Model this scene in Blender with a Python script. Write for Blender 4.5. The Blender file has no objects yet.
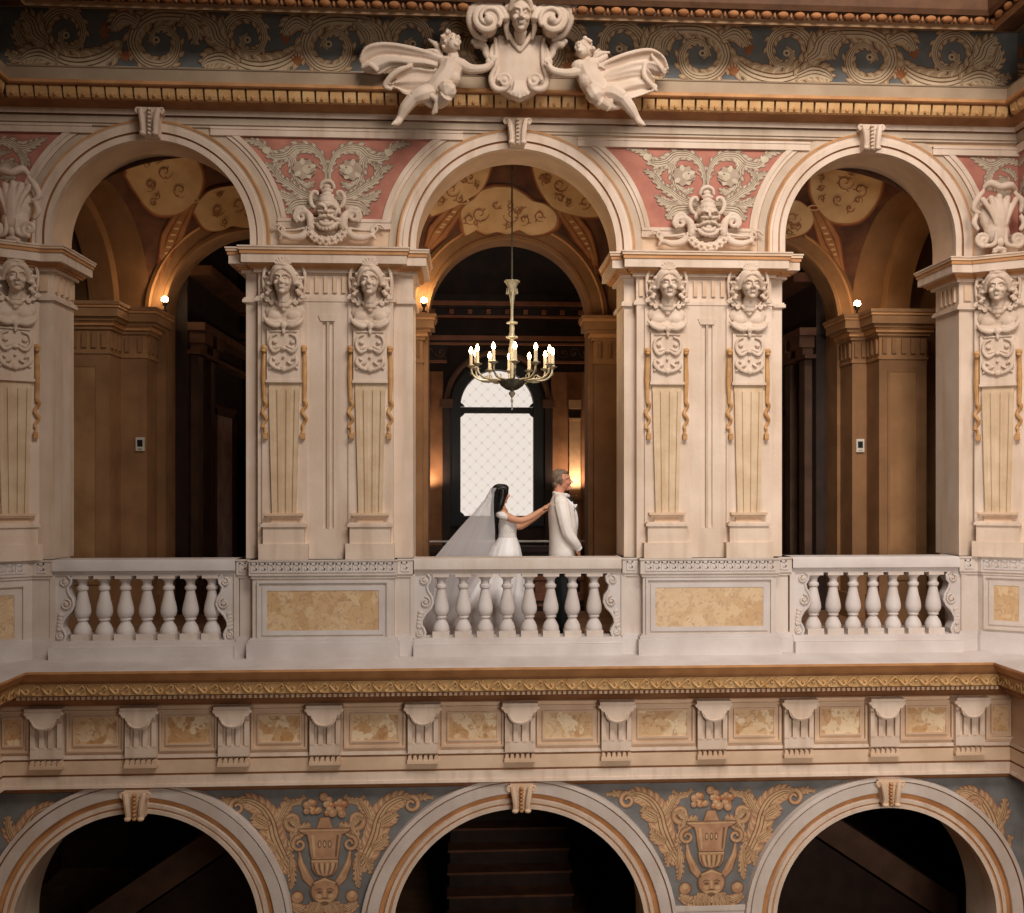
import bpy, bmesh, math, random
from mathutils import Vector, Matrix, Euler
random.seed(7)
PI = math.pi
sin, cos, sqrt = math.sin, math.cos, math.sqrt
scene = bpy.context.scene
COL = scene.collection
# ------------------------------------------------------------ camera model (1024 x 913)
F = 1000.0; PPX = 526.0; HY = 484.0; EYE = 1.65
TH = math.atan(0.056)
FW = Vector((sin(TH), cos(TH), 0)); RT = Vector((cos(TH), -sin(TH), 0))
CAM = Vector((-0.48, -10.19, EYE))
def ray(px, py): return FW + RT*((px-PPX)/F) + Vector((0, 0, -(py-HY)/F))
def P(px, py, Y=0.0):
    d = ray(px, py); return CAM + d*((Y-CAM.y)/d.y)
def PX(px, Y=0.0): return P(px, HY, Y).x
def PZ(py, Y=0.0, px=517): return P(px, py, Y).z
K = 98.0                                     # pixels per metre on the arcade plane
# ------------------------------------------------------------ materials
def lin(c):
    r = []
    for v in c:
        v /= 255.0
        r.append(v/12.92 if v <= .04045 else ((v+.055)/1.055)**2.4)
    return (r[0], r[1], r[2], 1)
MATS = {}
def mat(name, c1, c2=None, scale=3.0, rough=.75, metal=0.0, bump=.0, stain=None, fine=30.0, spec=.3):
    if name in MATS: return MATS[name]
    m = bpy.data.materials.new(name); m.use_nodes = True
    nt = m.node_tree; b = nt.nodes['Principled BSDF']
    b.inputs['Roughness'].default_value = rough; b.inputs['Metallic'].default_value = metal
    b.inputs['Specular IOR Level'].default_value = spec
    c2 = c2 or tuple(v*.86 for v in c1)
    geo = nt.nodes.new('ShaderNodeNewGeometry')
    n1 = nt.nodes.new('ShaderNodeTexNoise'); n1.inputs['Scale'].default_value = scale; n1.inputs['Detail'].default_value = 6
    nt.links.new(geo.outputs['Position'], n1.inputs['Vector'])
    cr = nt.nodes.new('ShaderNodeValToRGB')
    cr.color_ramp.elements[0].position = .35; cr.color_ramp.elements[1].position = .65
    cr.color_ramp.elements[0].color = lin(c2); cr.color_ramp.elements[1].color = lin(c1)
    nt.links.new(n1.outputs['Fac'], cr.inputs['Fac'])
    out = cr.outputs['Color']
    if stain:
        mp = nt.nodes.new('ShaderNodeMapping'); mp.inputs['Scale'].default_value = (9, 9, .8)
        nt.links.new(geo.outputs['Position'], mp.inputs['Vector'])
        n2 = nt.nodes.new('ShaderNodeTexNoise'); n2.inputs['Scale'].default_value = 1.0; n2.inputs['Detail'].default_value = 5
        nt.links.new(mp.outputs['Vector'], n2.inputs['Vector'])
        r2 = nt.nodes.new('ShaderNodeMapRange'); r2.inputs['From Min'].default_value = .5; r2.inputs['From Max'].default_value = .75
        r2.inputs['To Max'].default_value = .55
        nt.links.new(n2.outputs['Fac'], r2.inputs['Value'])
        mx = nt.nodes.new('ShaderNodeMixRGB'); mx.inputs['Color2'].default_value = lin(stain)
        nt.links.new(r2.outputs['Result'], mx.inputs['Fac']); nt.links.new(out, mx.inputs['Color1'])
        out = mx.outputs['Color']
    nt.links.new(out, b.inputs['Base Color'])
    if bump:
        n3 = nt.nodes.new('ShaderNodeTexNoise'); n3.inputs['Scale'].default_value = fine; n3.inputs['Detail'].default_value = 4
        nt.links.new(geo.outputs['Position'], n3.inputs['Vector'])
        bp = nt.nodes.new('ShaderNodeBump'); bp.inputs['Strength'].default_value = bump; bp.inputs['Distance'].default_value = .02
        nt.links.new(n3.outputs['Fac'], bp.inputs['Height']); nt.links.new(bp.outputs['Normal'], b.inputs['Normal'])
    MATS[name] = m
    return m
def marble(name, base, pale, vein, scale):
    m = bpy.data.materials.new(name); m.use_nodes = True
    nt = m.node_tree; b = nt.nodes['Principled BSDF']; b.inputs['Roughness'].default_value = .4
    geo = nt.nodes.new('ShaderNodeNewGeometry')
    n0 = nt.nodes.new('ShaderNodeTexNoise'); n0.inputs['Scale'].default_value = scale*.8; n0.inputs['Detail'].default_value = 5
    nt.links.new(geo.outputs['Position'], n0.inputs['Vector'])
    ad = nt.nodes.new('ShaderNodeMixRGB'); ad.blend_type = 'ADD'; ad.inputs['Fac'].default_value = .35
    nt.links.new(geo.outputs['Position'], ad.inputs['Color1']); nt.links.new(n0.outputs['Color'], ad.inputs['Color2'])
    v = nt.nodes.new('ShaderNodeTexVoronoi'); v.inputs['Scale'].default_value = scale
    nt.links.new(ad.outputs['Color'], v.inputs['Vector'])
    cr = nt.nodes.new('ShaderNodeValToRGB'); e = cr.color_ramp.elements
    e[0].position = 0; e[0].color = lin(base); e[1].position = 1; e[1].color = lin(pale)
    x = e.new(.5); x.color = lin(tuple((p+q)/2 for p, q in zip(base, pale)))
    sp = nt.nodes.new('ShaderNodeSeparateColor'); nt.links.new(v.outputs['Color'], sp.inputs['Color'])
    nt.links.new(sp.outputs['Red'], cr.inputs['Fac'])
    n1 = nt.nodes.new('ShaderNodeTexNoise'); n1.inputs['Scale'].default_value = scale*2.2; n1.inputs['Detail'].default_value = 8; n1.inputs['Distortion'].default_value = 1.5
    nt.links.new(geo.outputs['Position'], n1.inputs['Vector'])
    r = nt.nodes.new('ShaderNodeMapRange'); r.inputs['From Min'].default_value = .52; r.inputs['From Max'].default_value = .7; r.inputs['To Max'].default_value = .8
    nt.links.new(n1.outputs['Fac'], r.inputs['Value'])
    mx = nt.nodes.new('ShaderNodeMixRGB'); mx.inputs['Color2'].default_value = lin(vein)
    nt.links.new(r.outputs['Result'], mx.inputs['Fac']); nt.links.new(cr.outputs['Color'], mx.inputs['Color1'])
    nt.links.new(mx.outputs['Color'], b.inputs['Base Color'])
    return m
def emit(name, c, s):
    m = bpy.data.materials.new(name); m.use_nodes = True
    nt = m.node_tree; nt.nodes.remove(nt.nodes['Principled BSDF'])
    e = nt.nodes.new('ShaderNodeEmission'); e.inputs['Color'].default_value = lin(c); e.inputs['Strength'].default_value = s
    nt.links.new(e.outputs[0], nt.nodes['Material Output'].inputs[0]); return m

STONE = mat('cream_stone', (222, 200, 180), (208, 184, 162), 2.5, .8, bump=.12, stain=(178, 150, 122))
STONE2 = mat('tan_stone', (218, 188, 158), (202, 170, 140), 3, .8, bump=.12)
BANDM = mat('shaded_band', (172, 150, 124), (156, 133, 108), 3, .8, bump=.12)  # beige-grey paint, base colour lowered to hold the band's shade
FASC = mat('grey_beige_stone', (198, 178, 156), (184, 162, 140), 3, .8, bump=.12, stain=(166, 144, 116))
PALE = mat('pale_stone', (208, 194, 182), (194, 178, 166), 3, .7, bump=.1, stain=(188, 168, 148))
WHITE = mat('white_stone', (206, 196, 190), (192, 180, 173), 3, .65, bump=.08)
OCHRE = mat('ochre_stone', (200, 146, 96), (176, 124, 78), 5, .7, bump=.12)
GOLD = mat('dull_gilding', (204, 158, 104), (178, 130, 80), 12, .55, bump=.15)
EGG = mat('egg_band_stone', (208, 168, 116), (190, 146, 94), 6, .7, bump=.12)
BROWN = mat('brown_moulding', (160, 112, 74), (138, 94, 60), 5, .7, bump=.1)
SCULP = mat('sculpture_stucco', (216, 194, 174), (202, 178, 156), 4, .75, bump=.12, fine=45)
SHAFT = mat('warm_travertine', (214, 188, 156), (198, 170, 136), 5, .75, bump=.15, stain=(188, 150, 108))
DARKW = mat('dark_wood', (50, 31, 21), (34, 20, 14), 5, .55)
DARKW2 = mat('brown_wood', (104, 66, 42), (78, 48, 30), 5, .55)
GALW = mat('gallery_plaster', (146, 106, 70), (124, 88, 56), 2.5, .8, bump=.12, stain=(126, 90, 60))
GALW2 = mat('gallery_panel_plaster', (160, 118, 78), (138, 100, 64), 3, .8, bump=.12, stain=(140, 100, 64))
FLOORM = mat('brown_floor_stone', (140, 104, 76), (112, 80, 56), 4, .5)
MARB = marble('honey_breccia_marble', (192, 154, 110), (212, 182, 142), (162, 128, 102), 8.0)
MARB2 = marble('golden_breccia_marble', (196, 148, 98), (236, 210, 172), (168, 116, 74), 6.5)
MRED = mat('fresco_red', (184, 122, 102), (166, 106, 90), 6, .9)
MRL = mat('fresco_grey_leaf', (182, 160, 140), (164, 142, 122), 12, .9)
MRD = mat('fresco_leaf_outline', (120, 92, 74), (104, 76, 62), 12, .9)
MRH = mat('fresco_leaf_light', (206, 190, 164), (190, 172, 146), 12, .9)
MBLU = mat('fresco_blue', (134, 134, 130), (112, 114, 114), 5, .9)
MBL = mat('fresco_tan_leaf', (210, 176, 138), (190, 154, 116), 10, .9)
MBD = mat('fresco_brown', (120, 86, 64), (102, 74, 56), 10, .9)
MBH = mat('fresco_cream', (232, 208, 174), (218, 192, 156), 10, .9)
MBO = mat('fresco_orange', (186, 122, 78), (160, 100, 62), 10, .9)
LBLU = mat('fresco_slate', (124, 121, 118), (106, 104, 102), 5, .9)
LTAN = mat('fresco_ochre_leaf', (188, 144, 110), (168, 124, 92), 10, .9)
LDRK = mat('fresco_umber', (130, 98, 72), (112, 84, 62), 10, .9)
LHI = mat('fresco_pale_ochre', (208, 172, 130), (190, 152, 112), 10, .9)
VBASE = mat('vault_umber', (112, 74, 52), (80, 52, 40), 4, .9)
VCRM = mat('vault_cream', (222, 184, 136), (204, 164, 116), 4, .9)
VRED = mat('vault_rust', (150, 84, 54), (124, 66, 44), 6, .9)
VTAN = mat('vault_tan', (178, 126, 82), (156, 106, 66), 6, .9)
VORN = mat('vault_ornament_brown', (166, 116, 78), (146, 98, 64), 8, .9)
BRASS = mat('aged_silvered_brass', (196, 188, 164), (166, 156, 130), 14, .4, metal=.45)
DBRASS = mat('dark_bronze', (116, 112, 98), (90, 88, 76), 14, .4, metal=.5)
CANDLE = mat('candle_ivory', (226, 208, 178), None, 5, .5)
BULB = emit('lit_bulb', (255, 216, 160), 30)
SPOT = emit('lit_spot', (255, 226, 180), 40)
BLACK = mat('black_metal', (22, 20, 19), (16, 15, 14), 5, .5)
IRON = mat('grey_handrail', (178, 168, 158), (160, 150, 140), 6, .35)
SKIN = mat('skin', (206, 152, 120), (196, 140, 108), 8, .5)
SKIN2 = mat('ruddy_skin', (212, 150, 122), (196, 132, 104), 8, .5)
HAIRB = mat('black_hair', (20, 19, 20), (12, 11, 12), 20, .35)
HAIRG = mat('greying_hair', (132, 112, 94), (104, 84, 68), 40, .7)
SATIN = mat('white_satin', (240, 236, 234), (228, 222, 220), 6, .45)
LACE = mat('white_lace', (238, 232, 228), (214, 206, 200), 60, .7, bump=.3, fine=80)
SUITM = mat('white_jacket_cloth', (238, 230, 222), (230, 220, 210), 8, .7)
TROUS = mat('black_trouser_cloth', (18, 24, 22), (12, 16, 15), 8, .7)
SHOE = mat('black_polished_shoe', (18, 16, 15), None, 8, .2)
LEAFG = mat('green_leaf', (84, 98, 66), None, 8, .6)
PLAST = mat('white_plastic', (214, 204, 190), None, 5, .4)
def veil_mat():
    m = bpy.data.materials.new('sheer_tulle'); m.use_nodes = True; nt = m.node_tree
    b = nt.nodes['Principled BSDF']; b.inputs['Base Color'].default_value = lin((250, 246, 246)); b.inputs['Roughness'].default_value = .8
    t = nt.nodes.new('ShaderNodeBsdfTransparent'); mx = nt.nodes.new('ShaderNodeMixShader'); mx.inputs[0].default_value = .46
    tl = nt.nodes.new('ShaderNodeBsdfTranslucent'); tl.inputs['Color'].default_value = lin((250, 246, 246)); m2 = nt.nodes.new('ShaderNodeMixShader'); m2.inputs[0].default_value = .4
    nt.links.new(b.outputs[0], m2.inputs[1]); nt.links.new(tl.outputs[0], m2.inputs[2])
    nt.links.new(t.outputs[0], mx.inputs[1]); nt.links.new(m2.outputs[0], mx.inputs[2])
    nt.links.new(mx.outputs[0], nt.nodes['Material Output'].inputs[0]); return m
VEIL = veil_mat()
def pane_mat():                                # frosted glass with an etched lozenge lattice, lit by daylight behind
    m = bpy.data.materials.new('etched_daylit_glass'); m.use_nodes = True; nt = m.node_tree
    nt.nodes.remove(nt.nodes['Principled BSDF'])
    geo = nt.nodes.new('ShaderNodeNewGeometry'); sp = nt.nodes.new('ShaderNodeSeparateXYZ'); nt.links.new(geo.outputs['Position'], sp.inputs[0])
    def M(op, a, b=None):
        n = nt.nodes.new('ShaderNodeMath'); n.operation = op
        for i, q in enumerate((a, b)):
            if q is None: continue
            if isinstance(q, (int, float)): n.inputs[i].default_value = q
            else: nt.links.new(q, n.inputs[i])
        return n.outputs[0]
    s = 5.2
    u = M('MULTIPLY', M('ADD', sp.outputs['X'], sp.outputs['Z']), s); v = M('MULTIPLY', M('SUBTRACT', sp.outputs['X'], sp.outputs['Z']), s)
    du = M('ABSOLUTE', M('SUBTRACT', M('FRACT', u), .5)); dv = M('ABSOLUTE', M('SUBTRACT', M('FRACT', v), .5))
    line = M('LESS_THAN', M('MINIMUM', du, dv), .055)
    dot = M('LESS_THAN', M('ADD', du, dv), .22)
    k = M('ADD', M('MULTIPLY', line, .35), M('MULTIPLY', dot, .65))
    mx = nt.nodes.new('ShaderNodeMixRGB'); mx.inputs['Color1'].default_value = lin((242, 229, 218)); mx.inputs['Color2'].default_value = lin((222, 206, 194))
    nt.links.new(k, mx.inputs['Fac'])
    e = nt.nodes.new('ShaderNodeEmission'); e.inputs['Strength'].default_value = 1.08
    nt.links.new(mx.outputs[0], e.inputs['Color']); nt.links.new(e.outputs[0], nt.nodes['Material Output'].inputs[0]); return m
PANE = pane_mat()
# ------------------------------------------------------------ mesh builder
class MB:
    def __init__(s): s.v = []; s.f = []; s.m = []
    def add(s, vs, fs, mi=0):
        o = len(s.v); s.v += [tuple(v) for v in vs]
        for f in fs: s.f.append([i+o for i in f]); s.m.append(mi)
    def box(s, x0, x1, y0, y1, z0, z1, mi=0):
        if x0 > x1: x0, x1 = x1, x0
        if y0 > y1: y0, y1 = y1, y0
        if z0 > z1: z0, z1 = z1, z0
        s.add([(x0,y0,z0),(x1,y0,z0),(x1,y1,z0),(x0,y1,z0),(x0,y0,z1),(x1,y0,z1),(x1,y1,z1),(x0,y1,z1)],
              [(0,3,2,1),(4,5,6,7),(0,1,5,4),(1,2,6,5),(2,3,7,6),(3,0,4,7)], mi)
    def prism(s, pts, y0, y1, mi=0):          # (x,z) outline through depth
        n = len(pts)
        s.add([(x,y0,z) for x,z in pts]+[(x,y1,z) for x,z in pts],
              [tuple(range(n)), tuple(range(2*n-1,n-1,-1))]+[(i,(i+1)%n,n+(i+1)%n,n+i) for i in range(n)], mi)
    def prismz(s, pts, z0, z1, mi=0):
        n = len(pts)
        s.add([(x,y,z0) for x,y in pts]+[(x,y,z1) for x,y in pts],
              [tuple(range(n)), tuple(range(2*n-1,n-1,-1))]+[(i,(i+1)%n,n+(i+1)%n,n+i) for i in range(n)], mi)
    def prismx(s, pts, x0, x1, mi=0):         # (y,z) outline along x
        n = len(pts)
        s.add([(x0,y,z) for y,z in pts]+[(x1,y,z) for y,z in pts],
              [tuple(range(n)), tuple(range(2*n-1,n-1,-1))]+[(i,(i+1)%n,n+(i+1)%n,n+i) for i in range(n)], mi)
    def lathe(s, prof, c=(0,0,0), seg=20, mi=0):
        vs = []; fs = []; n = len(prof)
        for r, z in prof:
            for k in range(seg):
                a = 2*PI*k/seg; vs.append((c[0]+r*cos(a), c[1]+r*sin(a), c[2]+z))
        for i in range(n-1):
            for k in range(seg): fs.append((i*seg+k, i*seg+(k+1)%seg, (i+1)*seg+(k+1)%seg, (i+1)*seg+k))
        fs.append(tuple(range(seg-1,-1,-1))); fs.append(tuple((n-1)*seg+k for k in range(seg)))
        s.add(vs, fs, mi)
    def tube(s, pts, r, seg=8, mi=0, flat=1.0):
        pts = [Vector(p) for p in pts]; n = len(pts)
        rs = r if isinstance(r, (list, tuple)) else [r]*n
        vs = []; fs = []; up = None
        for i in range(n):
            t = (pts[min(i+1,n-1)]-pts[max(i-1,0)])
            if t.length < 1e-9: t = Vector((0,0,1))
            t.normalize()
            if up is None:
                up = Vector((0,1,0)) if abs(t.y) < .9 else Vector((1,0,0))
            a = (up - t*up.dot(t)); a.normalize(); b = t.cross(a); up = a
            for k in range(seg):
                q = 2*PI*k/seg; vs.append(pts[i]+a*(rs[i]*flat*cos(q))+b*(rs[i]*sin(q)))
        for i in range(n-1):
            for k in range(seg): fs.append((i*seg+k, i*seg+(k+1)%seg, (i+1)*seg+(k+1)%seg, (i+1)*seg+k))
        vs += [pts[0]-(pts[1]-pts[0]).normalized()*rs[0]*.6, pts[-1]+(pts[-1]-pts[-2]).normalized()*rs[-1]*.6]
        for k in range(seg):
            fs.append(((k+1)%seg, k, n*seg)); fs.append(((n-1)*seg+k, (n-1)*seg+(k+1)%seg, n*seg+1))
        s.add(vs, fs, mi)
    def ell(s, c, r, rot=None, seg=14, ring=8, mi=0):
        R = Euler(rot).to_matrix() if rot else Matrix.Identity(3); c = Vector(c)
        if isinstance(r, (int, float)): r = (r, r, r)
        vs = [c+R@Vector((0,0,-r[2]))]; fs = []
        for i in range(1, ring):
            a = -PI/2+PI*i/ring
            for k in range(seg):
                q = 2*PI*k/seg; vs.append(c+R@Vector((r[0]*cos(a)*cos(q), r[1]*cos(a)*sin(q), r[2]*sin(a))))
        vs.append(c+R@Vector((0,0,r[2])))
        for k in range(seg): fs.append((0, 1+(k+1)%seg, 1+k))
        for i in range(ring-2):
            for k in range(seg):
                a = 1+i*seg; b = a+seg; fs.append((a+k, a+(k+1)%seg, b+(k+1)%seg, b+k))
        a = 1+(ring-2)*seg
        for k in range(seg): fs.append((a+k, a+(k+1)%seg, len(vs)-1))
        s.add(vs, fs, mi)
    def arch(s, prof, cx, cz, n=48, a0=0.0, a1=PI, closed=True, zfoot=None):
        # prof: closed list (r, y, mi) swept round the y axis; zfoot adds straight legs down to zfoot
        st = []
        if zfoot is not None and zfoot < cz: st.append(None)
        m = len(prof); rings = []
        if st: rings.append([(cx+r, y, zfoot) for r, y, _ in prof])
        for i in range(n+1):
            a = a0+(a1-a0)*i/n; rings.append([(cx+r*cos(a), y, cz+r*sin(a)) for r, y, _ in prof])
        if st: rings.append([(cx-r, y, zfoot) for r, y, _ in prof])
        vs = [v for rg in rings for v in rg]
        o = len(s.v); s.v += vs
        for i in range(len(rings)-1):
            for j in range(m):
                if not closed and j == m-1: continue
                k = (j+1) % m
                s.f.append([o+i*m+j, o+i*m+k, o+(i+1)*m+k, o+(i+1)*m+j]); s.m.append(prof[j][2])
        if closed:
            s.f.append([o+j for j in range(m)]); s.m.append(0)
            s.f.append([o+(len(rings)-1)*m+j for j in range(m)]); s.m.append(0)
    def grid(s, rows, mi=0):
        n = len(rows[0]); vs = [p for r in rows for p in r]; fs = []
        for i in range(len(rows)-1):
            for j in range(n-1): fs.append((i*n+j, i*n+j+1, (i+1)*n+j+1, (i+1)*n+j))
        s.add(vs, fs, mi)
    def xform(s, M, i0=0):
        for i in range(i0, len(s.v)): s.v[i] = tuple(M @ Vector(s.v[i]))
    def mesh(s, name, mats, smooth=True, recalc=True):
        me = bpy.data.meshes.new(name); me.from_pydata(s.v, [], s.f)
        for m in (mats if isinstance(mats, (list, tuple)) else [mats]): me.materials.append(m)
        for i, p in enumerate(me.polygons): p.material_index = s.m[i]
        bm = bmesh.new(); bm.from_mesh(me)
        if recalc: bmesh.ops.recalc_face_normals(bm, faces=bm.faces)
        big = [f for f in bm.faces if len(f.verts) > 4]
        if big: bmesh.ops.triangulate(bm, faces=big, ngon_method='EAR_CLIP')
        if smooth:
            for f in bm.faces: f.smooth = True
            for e in bm.edges:
                if len(e.link_faces) == 2 and e.calc_face_angle(0) > .6: e.smooth = False
        bm.to_mesh(me); bm.free(); return me
    def build(s, name, mats, parent=None, local=False, smooth=True, recalc=True):
        return place(s.mesh(name, mats, smooth, recalc), name, parent, local)
def place(me, name, parent=None, local=False):
    xs = [v.co for v in me.vertices]
    lo = Vector((min(v.x for v in xs), min(v.y for v in xs), min(v.z for v in xs)))
    hi = Vector((max(v.x for v in xs), max(v.y for v in xs), max(v.z for v in xs)))
    b = Vector(((lo.x+hi.x)/2, (lo.y+hi.y)/2, lo.z))
    me.transform(Matrix.Translation(-b))
    o = bpy.data.objects.new(name, me); COL.objects.link(o)
    o.location = b
    if parent:
        o.parent = parent; L = Vector(); q = parent
        while q:
            if q.parent or not local: L += q.location
            q = q.parent
        o.location = b-L
    return o
def sculpt(name, mb, vox, m, parent=None, local=False, smooth=2, fac=.5):
    """one continuous surface from overlapping closed lumps"""
    me = bpy.data.meshes.new('lump'); me.from_pydata(mb.v, [], mb.f)
    o = bpy.data.objects.new('lump', me); COL.objects.link(o)
    r = o.modifiers.new('r', 'REMESH'); r.mode = 'VOXEL'; r.voxel_size = vox; r.use_smooth_shade = True
    if smooth:
        q = o.modifiers.new('s', 'SMOOTH'); q.iterations = smooth; q.factor = fac
    dg = bpy.context.evaluated_depsgraph_get(); dg.update()
    out = bpy.data.meshes.new_from_object(o.evaluated_get(dg))
    bpy.data.objects.remove(o); bpy.data.meshes.remove(me)
    out.name = name; out.materials.clear(); out.materials.append(m)
    for p in out.polygons: p.use_smooth = True; p.material_index = 0
    return place(out, name, parent, local)
def tag(o, label, cat, group=None):
    o['label'] = label; o['category'] = cat
    if group: o['group'] = group
    return o
def thing(name, label, cat, loc=(0,0,0), group=None, rz=0.0):
    o = bpy.data.objects.new(name, None); COL.objects.link(o); o.empty_display_size = .1
    o.location = loc; o.rotation_euler = (0, 0, rz)
    return tag(o, label, cat, group)
def struct(o): o['kind'] = 'structure'; return o
def dup(src, loc, label, rz=0.0, group=None, scale=None):
    def rec(o, par):
        c = o.copy(); COL.objects.link(c)
        if par: c.parent = par
        for ch in [x for x in bpy.data.objects if x.parent == o]: rec(ch, c)
        return c
    r = rec(src, None); r.location = loc; r.rotation_euler = (0, 0, rz); r['label'] = label
    if scale: r.scale = scale
    if group: r['group'] = group
    return r
ORD = ['first','second','third','fourth','fifth','sixth','seventh','eighth','ninth','tenth','eleventh','twelfth']
def catmull(pts, n=8):
    pts = [Vector((p[0], p[1], p[2] if len(p) > 2 else 0)) for p in pts]; out = []
    q = [pts[0]*2-pts[1]]+pts+[pts[-1]*2-pts[-2]]
    for i in range(1, len(q)-2):
        for k in range(n):
            t = k/n; a, b, c, d = q[i-1], q[i], q[i+1], q[i+2]
            out.append(.5*((2*b)+(c-a)*t+(2*a-5*b+4*c-d)*t*t+(3*b-a-3*c+d)*t**3))
    out.append(pts[-1]); return out
def lerps(vals, n):
    out = []
    for i in range(n):
        t = i/(n-1)*(len(vals)-1); k = min(int(t), len(vals)-2); out.append(vals[k]+(vals[k+1]-vals[k])*(t-k))
    return out
def stube(mb, pts, rs, n=6, seg=10, mi=0, flat=1.0):     # smooth tapering tube
    c = catmull(pts, n); mb.tube(c, lerps(rs if isinstance(rs, (list, tuple)) else [rs, rs], len(c)), seg, mi, flat)
def spiral(c, r0, r1, a0, turns, n=40):                 # in-plane (x,z) spiral points
    return [(c[0]+(r0+(r1-r0)*i/n)*cos(a0+2*PI*turns*i/n), c[1]+(r0+(r1-r0)*i/n)*sin(a0+2*PI*turns*i/n)) for i in range(n+1)]
def offset(poly, d):                                    # mitred outward offset of a plan outline
    n = len(poly); A = sum(poly[i][0]*poly[(i+1)%n][1]-poly[(i+1)%n][0]*poly[i][1] for i in range(n))
    sg = 1 if A > 0 else -1; out = []
    for i in range(n):
        p0, p1, p2 = Vector(poly[i-1]), Vector(poly[i]), Vector(poly[(i+1)%n])
        e1 = (p1-p0).normalized(); e2 = (p2-p1).normalized()
        n1 = Vector((e1.y, -e1.x))*sg; n2 = Vector((e2.y, -e2.x))*sg
        b = n1+n2; b = b/max(b.dot(n1), .2)
        out.append((p1.x+b.x*d, p1.y+b.y*d))
    return out
# ============================================================ THE SETTING
XL = PX(-8); XR = PX(1018)
ZC = PZ(250, -.22)                                     # top of the big capitals
ARCH = []
for ap, ax, R in ((140, 152.5, .985), (149, 516.5, 1.03), (153, 869, .915)):
    q = P(ax, ap); ARCH.append((q.x, q.z-R, R))
def arcpts(cx, cz, R, n=40, rev=True):
    a = [(cx-R*cos(PI*i/n), cz+R*sin(PI*i/n)) for i in range(n+1)]; return a
def arcade_outline(x0, x1, zb, zt, arches):
    p = [(x0, zb)]
    for cx, cz, R in arches: p += [(cx-R, zb)]+arcpts(cx, cz, R)+[(cx+R, zb)]
    return p+[(x1, zb), (x1, zt), (x0, zt)]
mb = MB(); mb.prism(arcade_outline(XL-.3, XR+.3, ZC, 7.2, ARCH), 0, .5)
struct(mb.build('wall_upper', STONE2))
# atrium side walls (only their near ends show), upper and lower
for nm, x0, x1 in (('wall_left', XL-.4, XL), ('wall_right', XR, XR+.4)):
    mb = MB(); mb.box(x0, x1, -3.2, 0, ZC, 7.2); mb.box(x0, x1, -3.2, .0, -4.5, -.25)
    e = -.3 if x1 < 0 else .3; mb.box(x0+e, x1+e, -3.2, -.62, -.25, ZC)
    struct(mb.build(nm, STONE2))
# sweep of a profile round the three visible atrium walls, mitred at the corners
def course(name, prof, mats, smooth=True, left=True):
    mb = MB(); rows = []
    for p, py, mi in prof:
        z = PZ(py, -p); rows.append([(XL+p, -3.2, z), (XL+p, -p, z), (XR-p, -p, z), (XR-p, -3.2, z)])
    for i in range(len(rows)-1):
        for j in range(3):
            mb.add([rows[i][j], rows[i][j+1], rows[i+1][j+1], rows[i+1][j]], [(0,1,2,3)], prof[i][2])
    return mb
# lower arcade wall
LP = .10
ZLT = PZ(784, -LP)
LAR = [(P(138, 932, -LP).x, P(138, 932, -LP).z, 1.205), (P(519.5, 933, -LP).x, P(519.5, 933, -LP).z, 1.285), (P(885, 918, -LP).x, P(885, 918, -LP).z, 1.165)]
mb = MB(); mb.prism(arcade_outline(XL-.3, XR+.3, -4.5, ZLT+.1, LAR), -LP, .5)
struct(mb.build('wall_lower', FASC))
# --- upper entablature
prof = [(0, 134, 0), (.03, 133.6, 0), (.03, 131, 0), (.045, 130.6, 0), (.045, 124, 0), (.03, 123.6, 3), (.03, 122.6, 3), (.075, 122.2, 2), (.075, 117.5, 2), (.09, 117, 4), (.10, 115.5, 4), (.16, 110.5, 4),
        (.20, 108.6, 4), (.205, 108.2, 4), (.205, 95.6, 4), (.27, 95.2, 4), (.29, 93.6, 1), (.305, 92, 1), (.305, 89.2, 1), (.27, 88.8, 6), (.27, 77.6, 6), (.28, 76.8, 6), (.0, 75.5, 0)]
mb = course('c', prof, None)
n = 74
z0, z1 = PZ(107.6, -.22), PZ(96.6, -.22); xa, xb = XL+.24, XR-.24; w = (xb-xa)/n
def tongue(mb, fx, mi):
    pr = [(.0, z1), (.055, z1), (.06, z1-.02), (.05, z0+.035), (.035, z0+.006), (0, z0)]
    for a, b in zip(pr[:-1], pr[1:]):
        mb.add([fx(-.42, a[0], a[1]), fx(.42, a[0], a[1]), fx(.42, b[0], b[1]), fx(-.42, b[0], b[1])], [(0,1,2,3)], mi)
    for s in (-.42, .42): mb.add([fx(s, q[0], q[1]) for q in pr], [tuple(range(len(pr)))], mi)
    c = fx(0, .052, z0+.03)
    mb.ell(c, (.016, .016, .02), None, 6, 4, 1)
for i in range(n):
    cx = xa+w*(i+.5); tongue(mb, lambda s, p, z: (cx+s*w, -.205-p, z), 5)
for sd in (-1, 1):
    for i in range(18):
        cy = -.3-w*(i+.5)
        X = XL if sd < 0 else XR
        tongue(mb, lambda s, p, z: (X-sd*(.205+p), cy+s*w, z), 5)
struct(mb.build('trim_1', [FASC, OCHRE, STONE, BROWN, BROWN, EGG, BANDM]))
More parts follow.
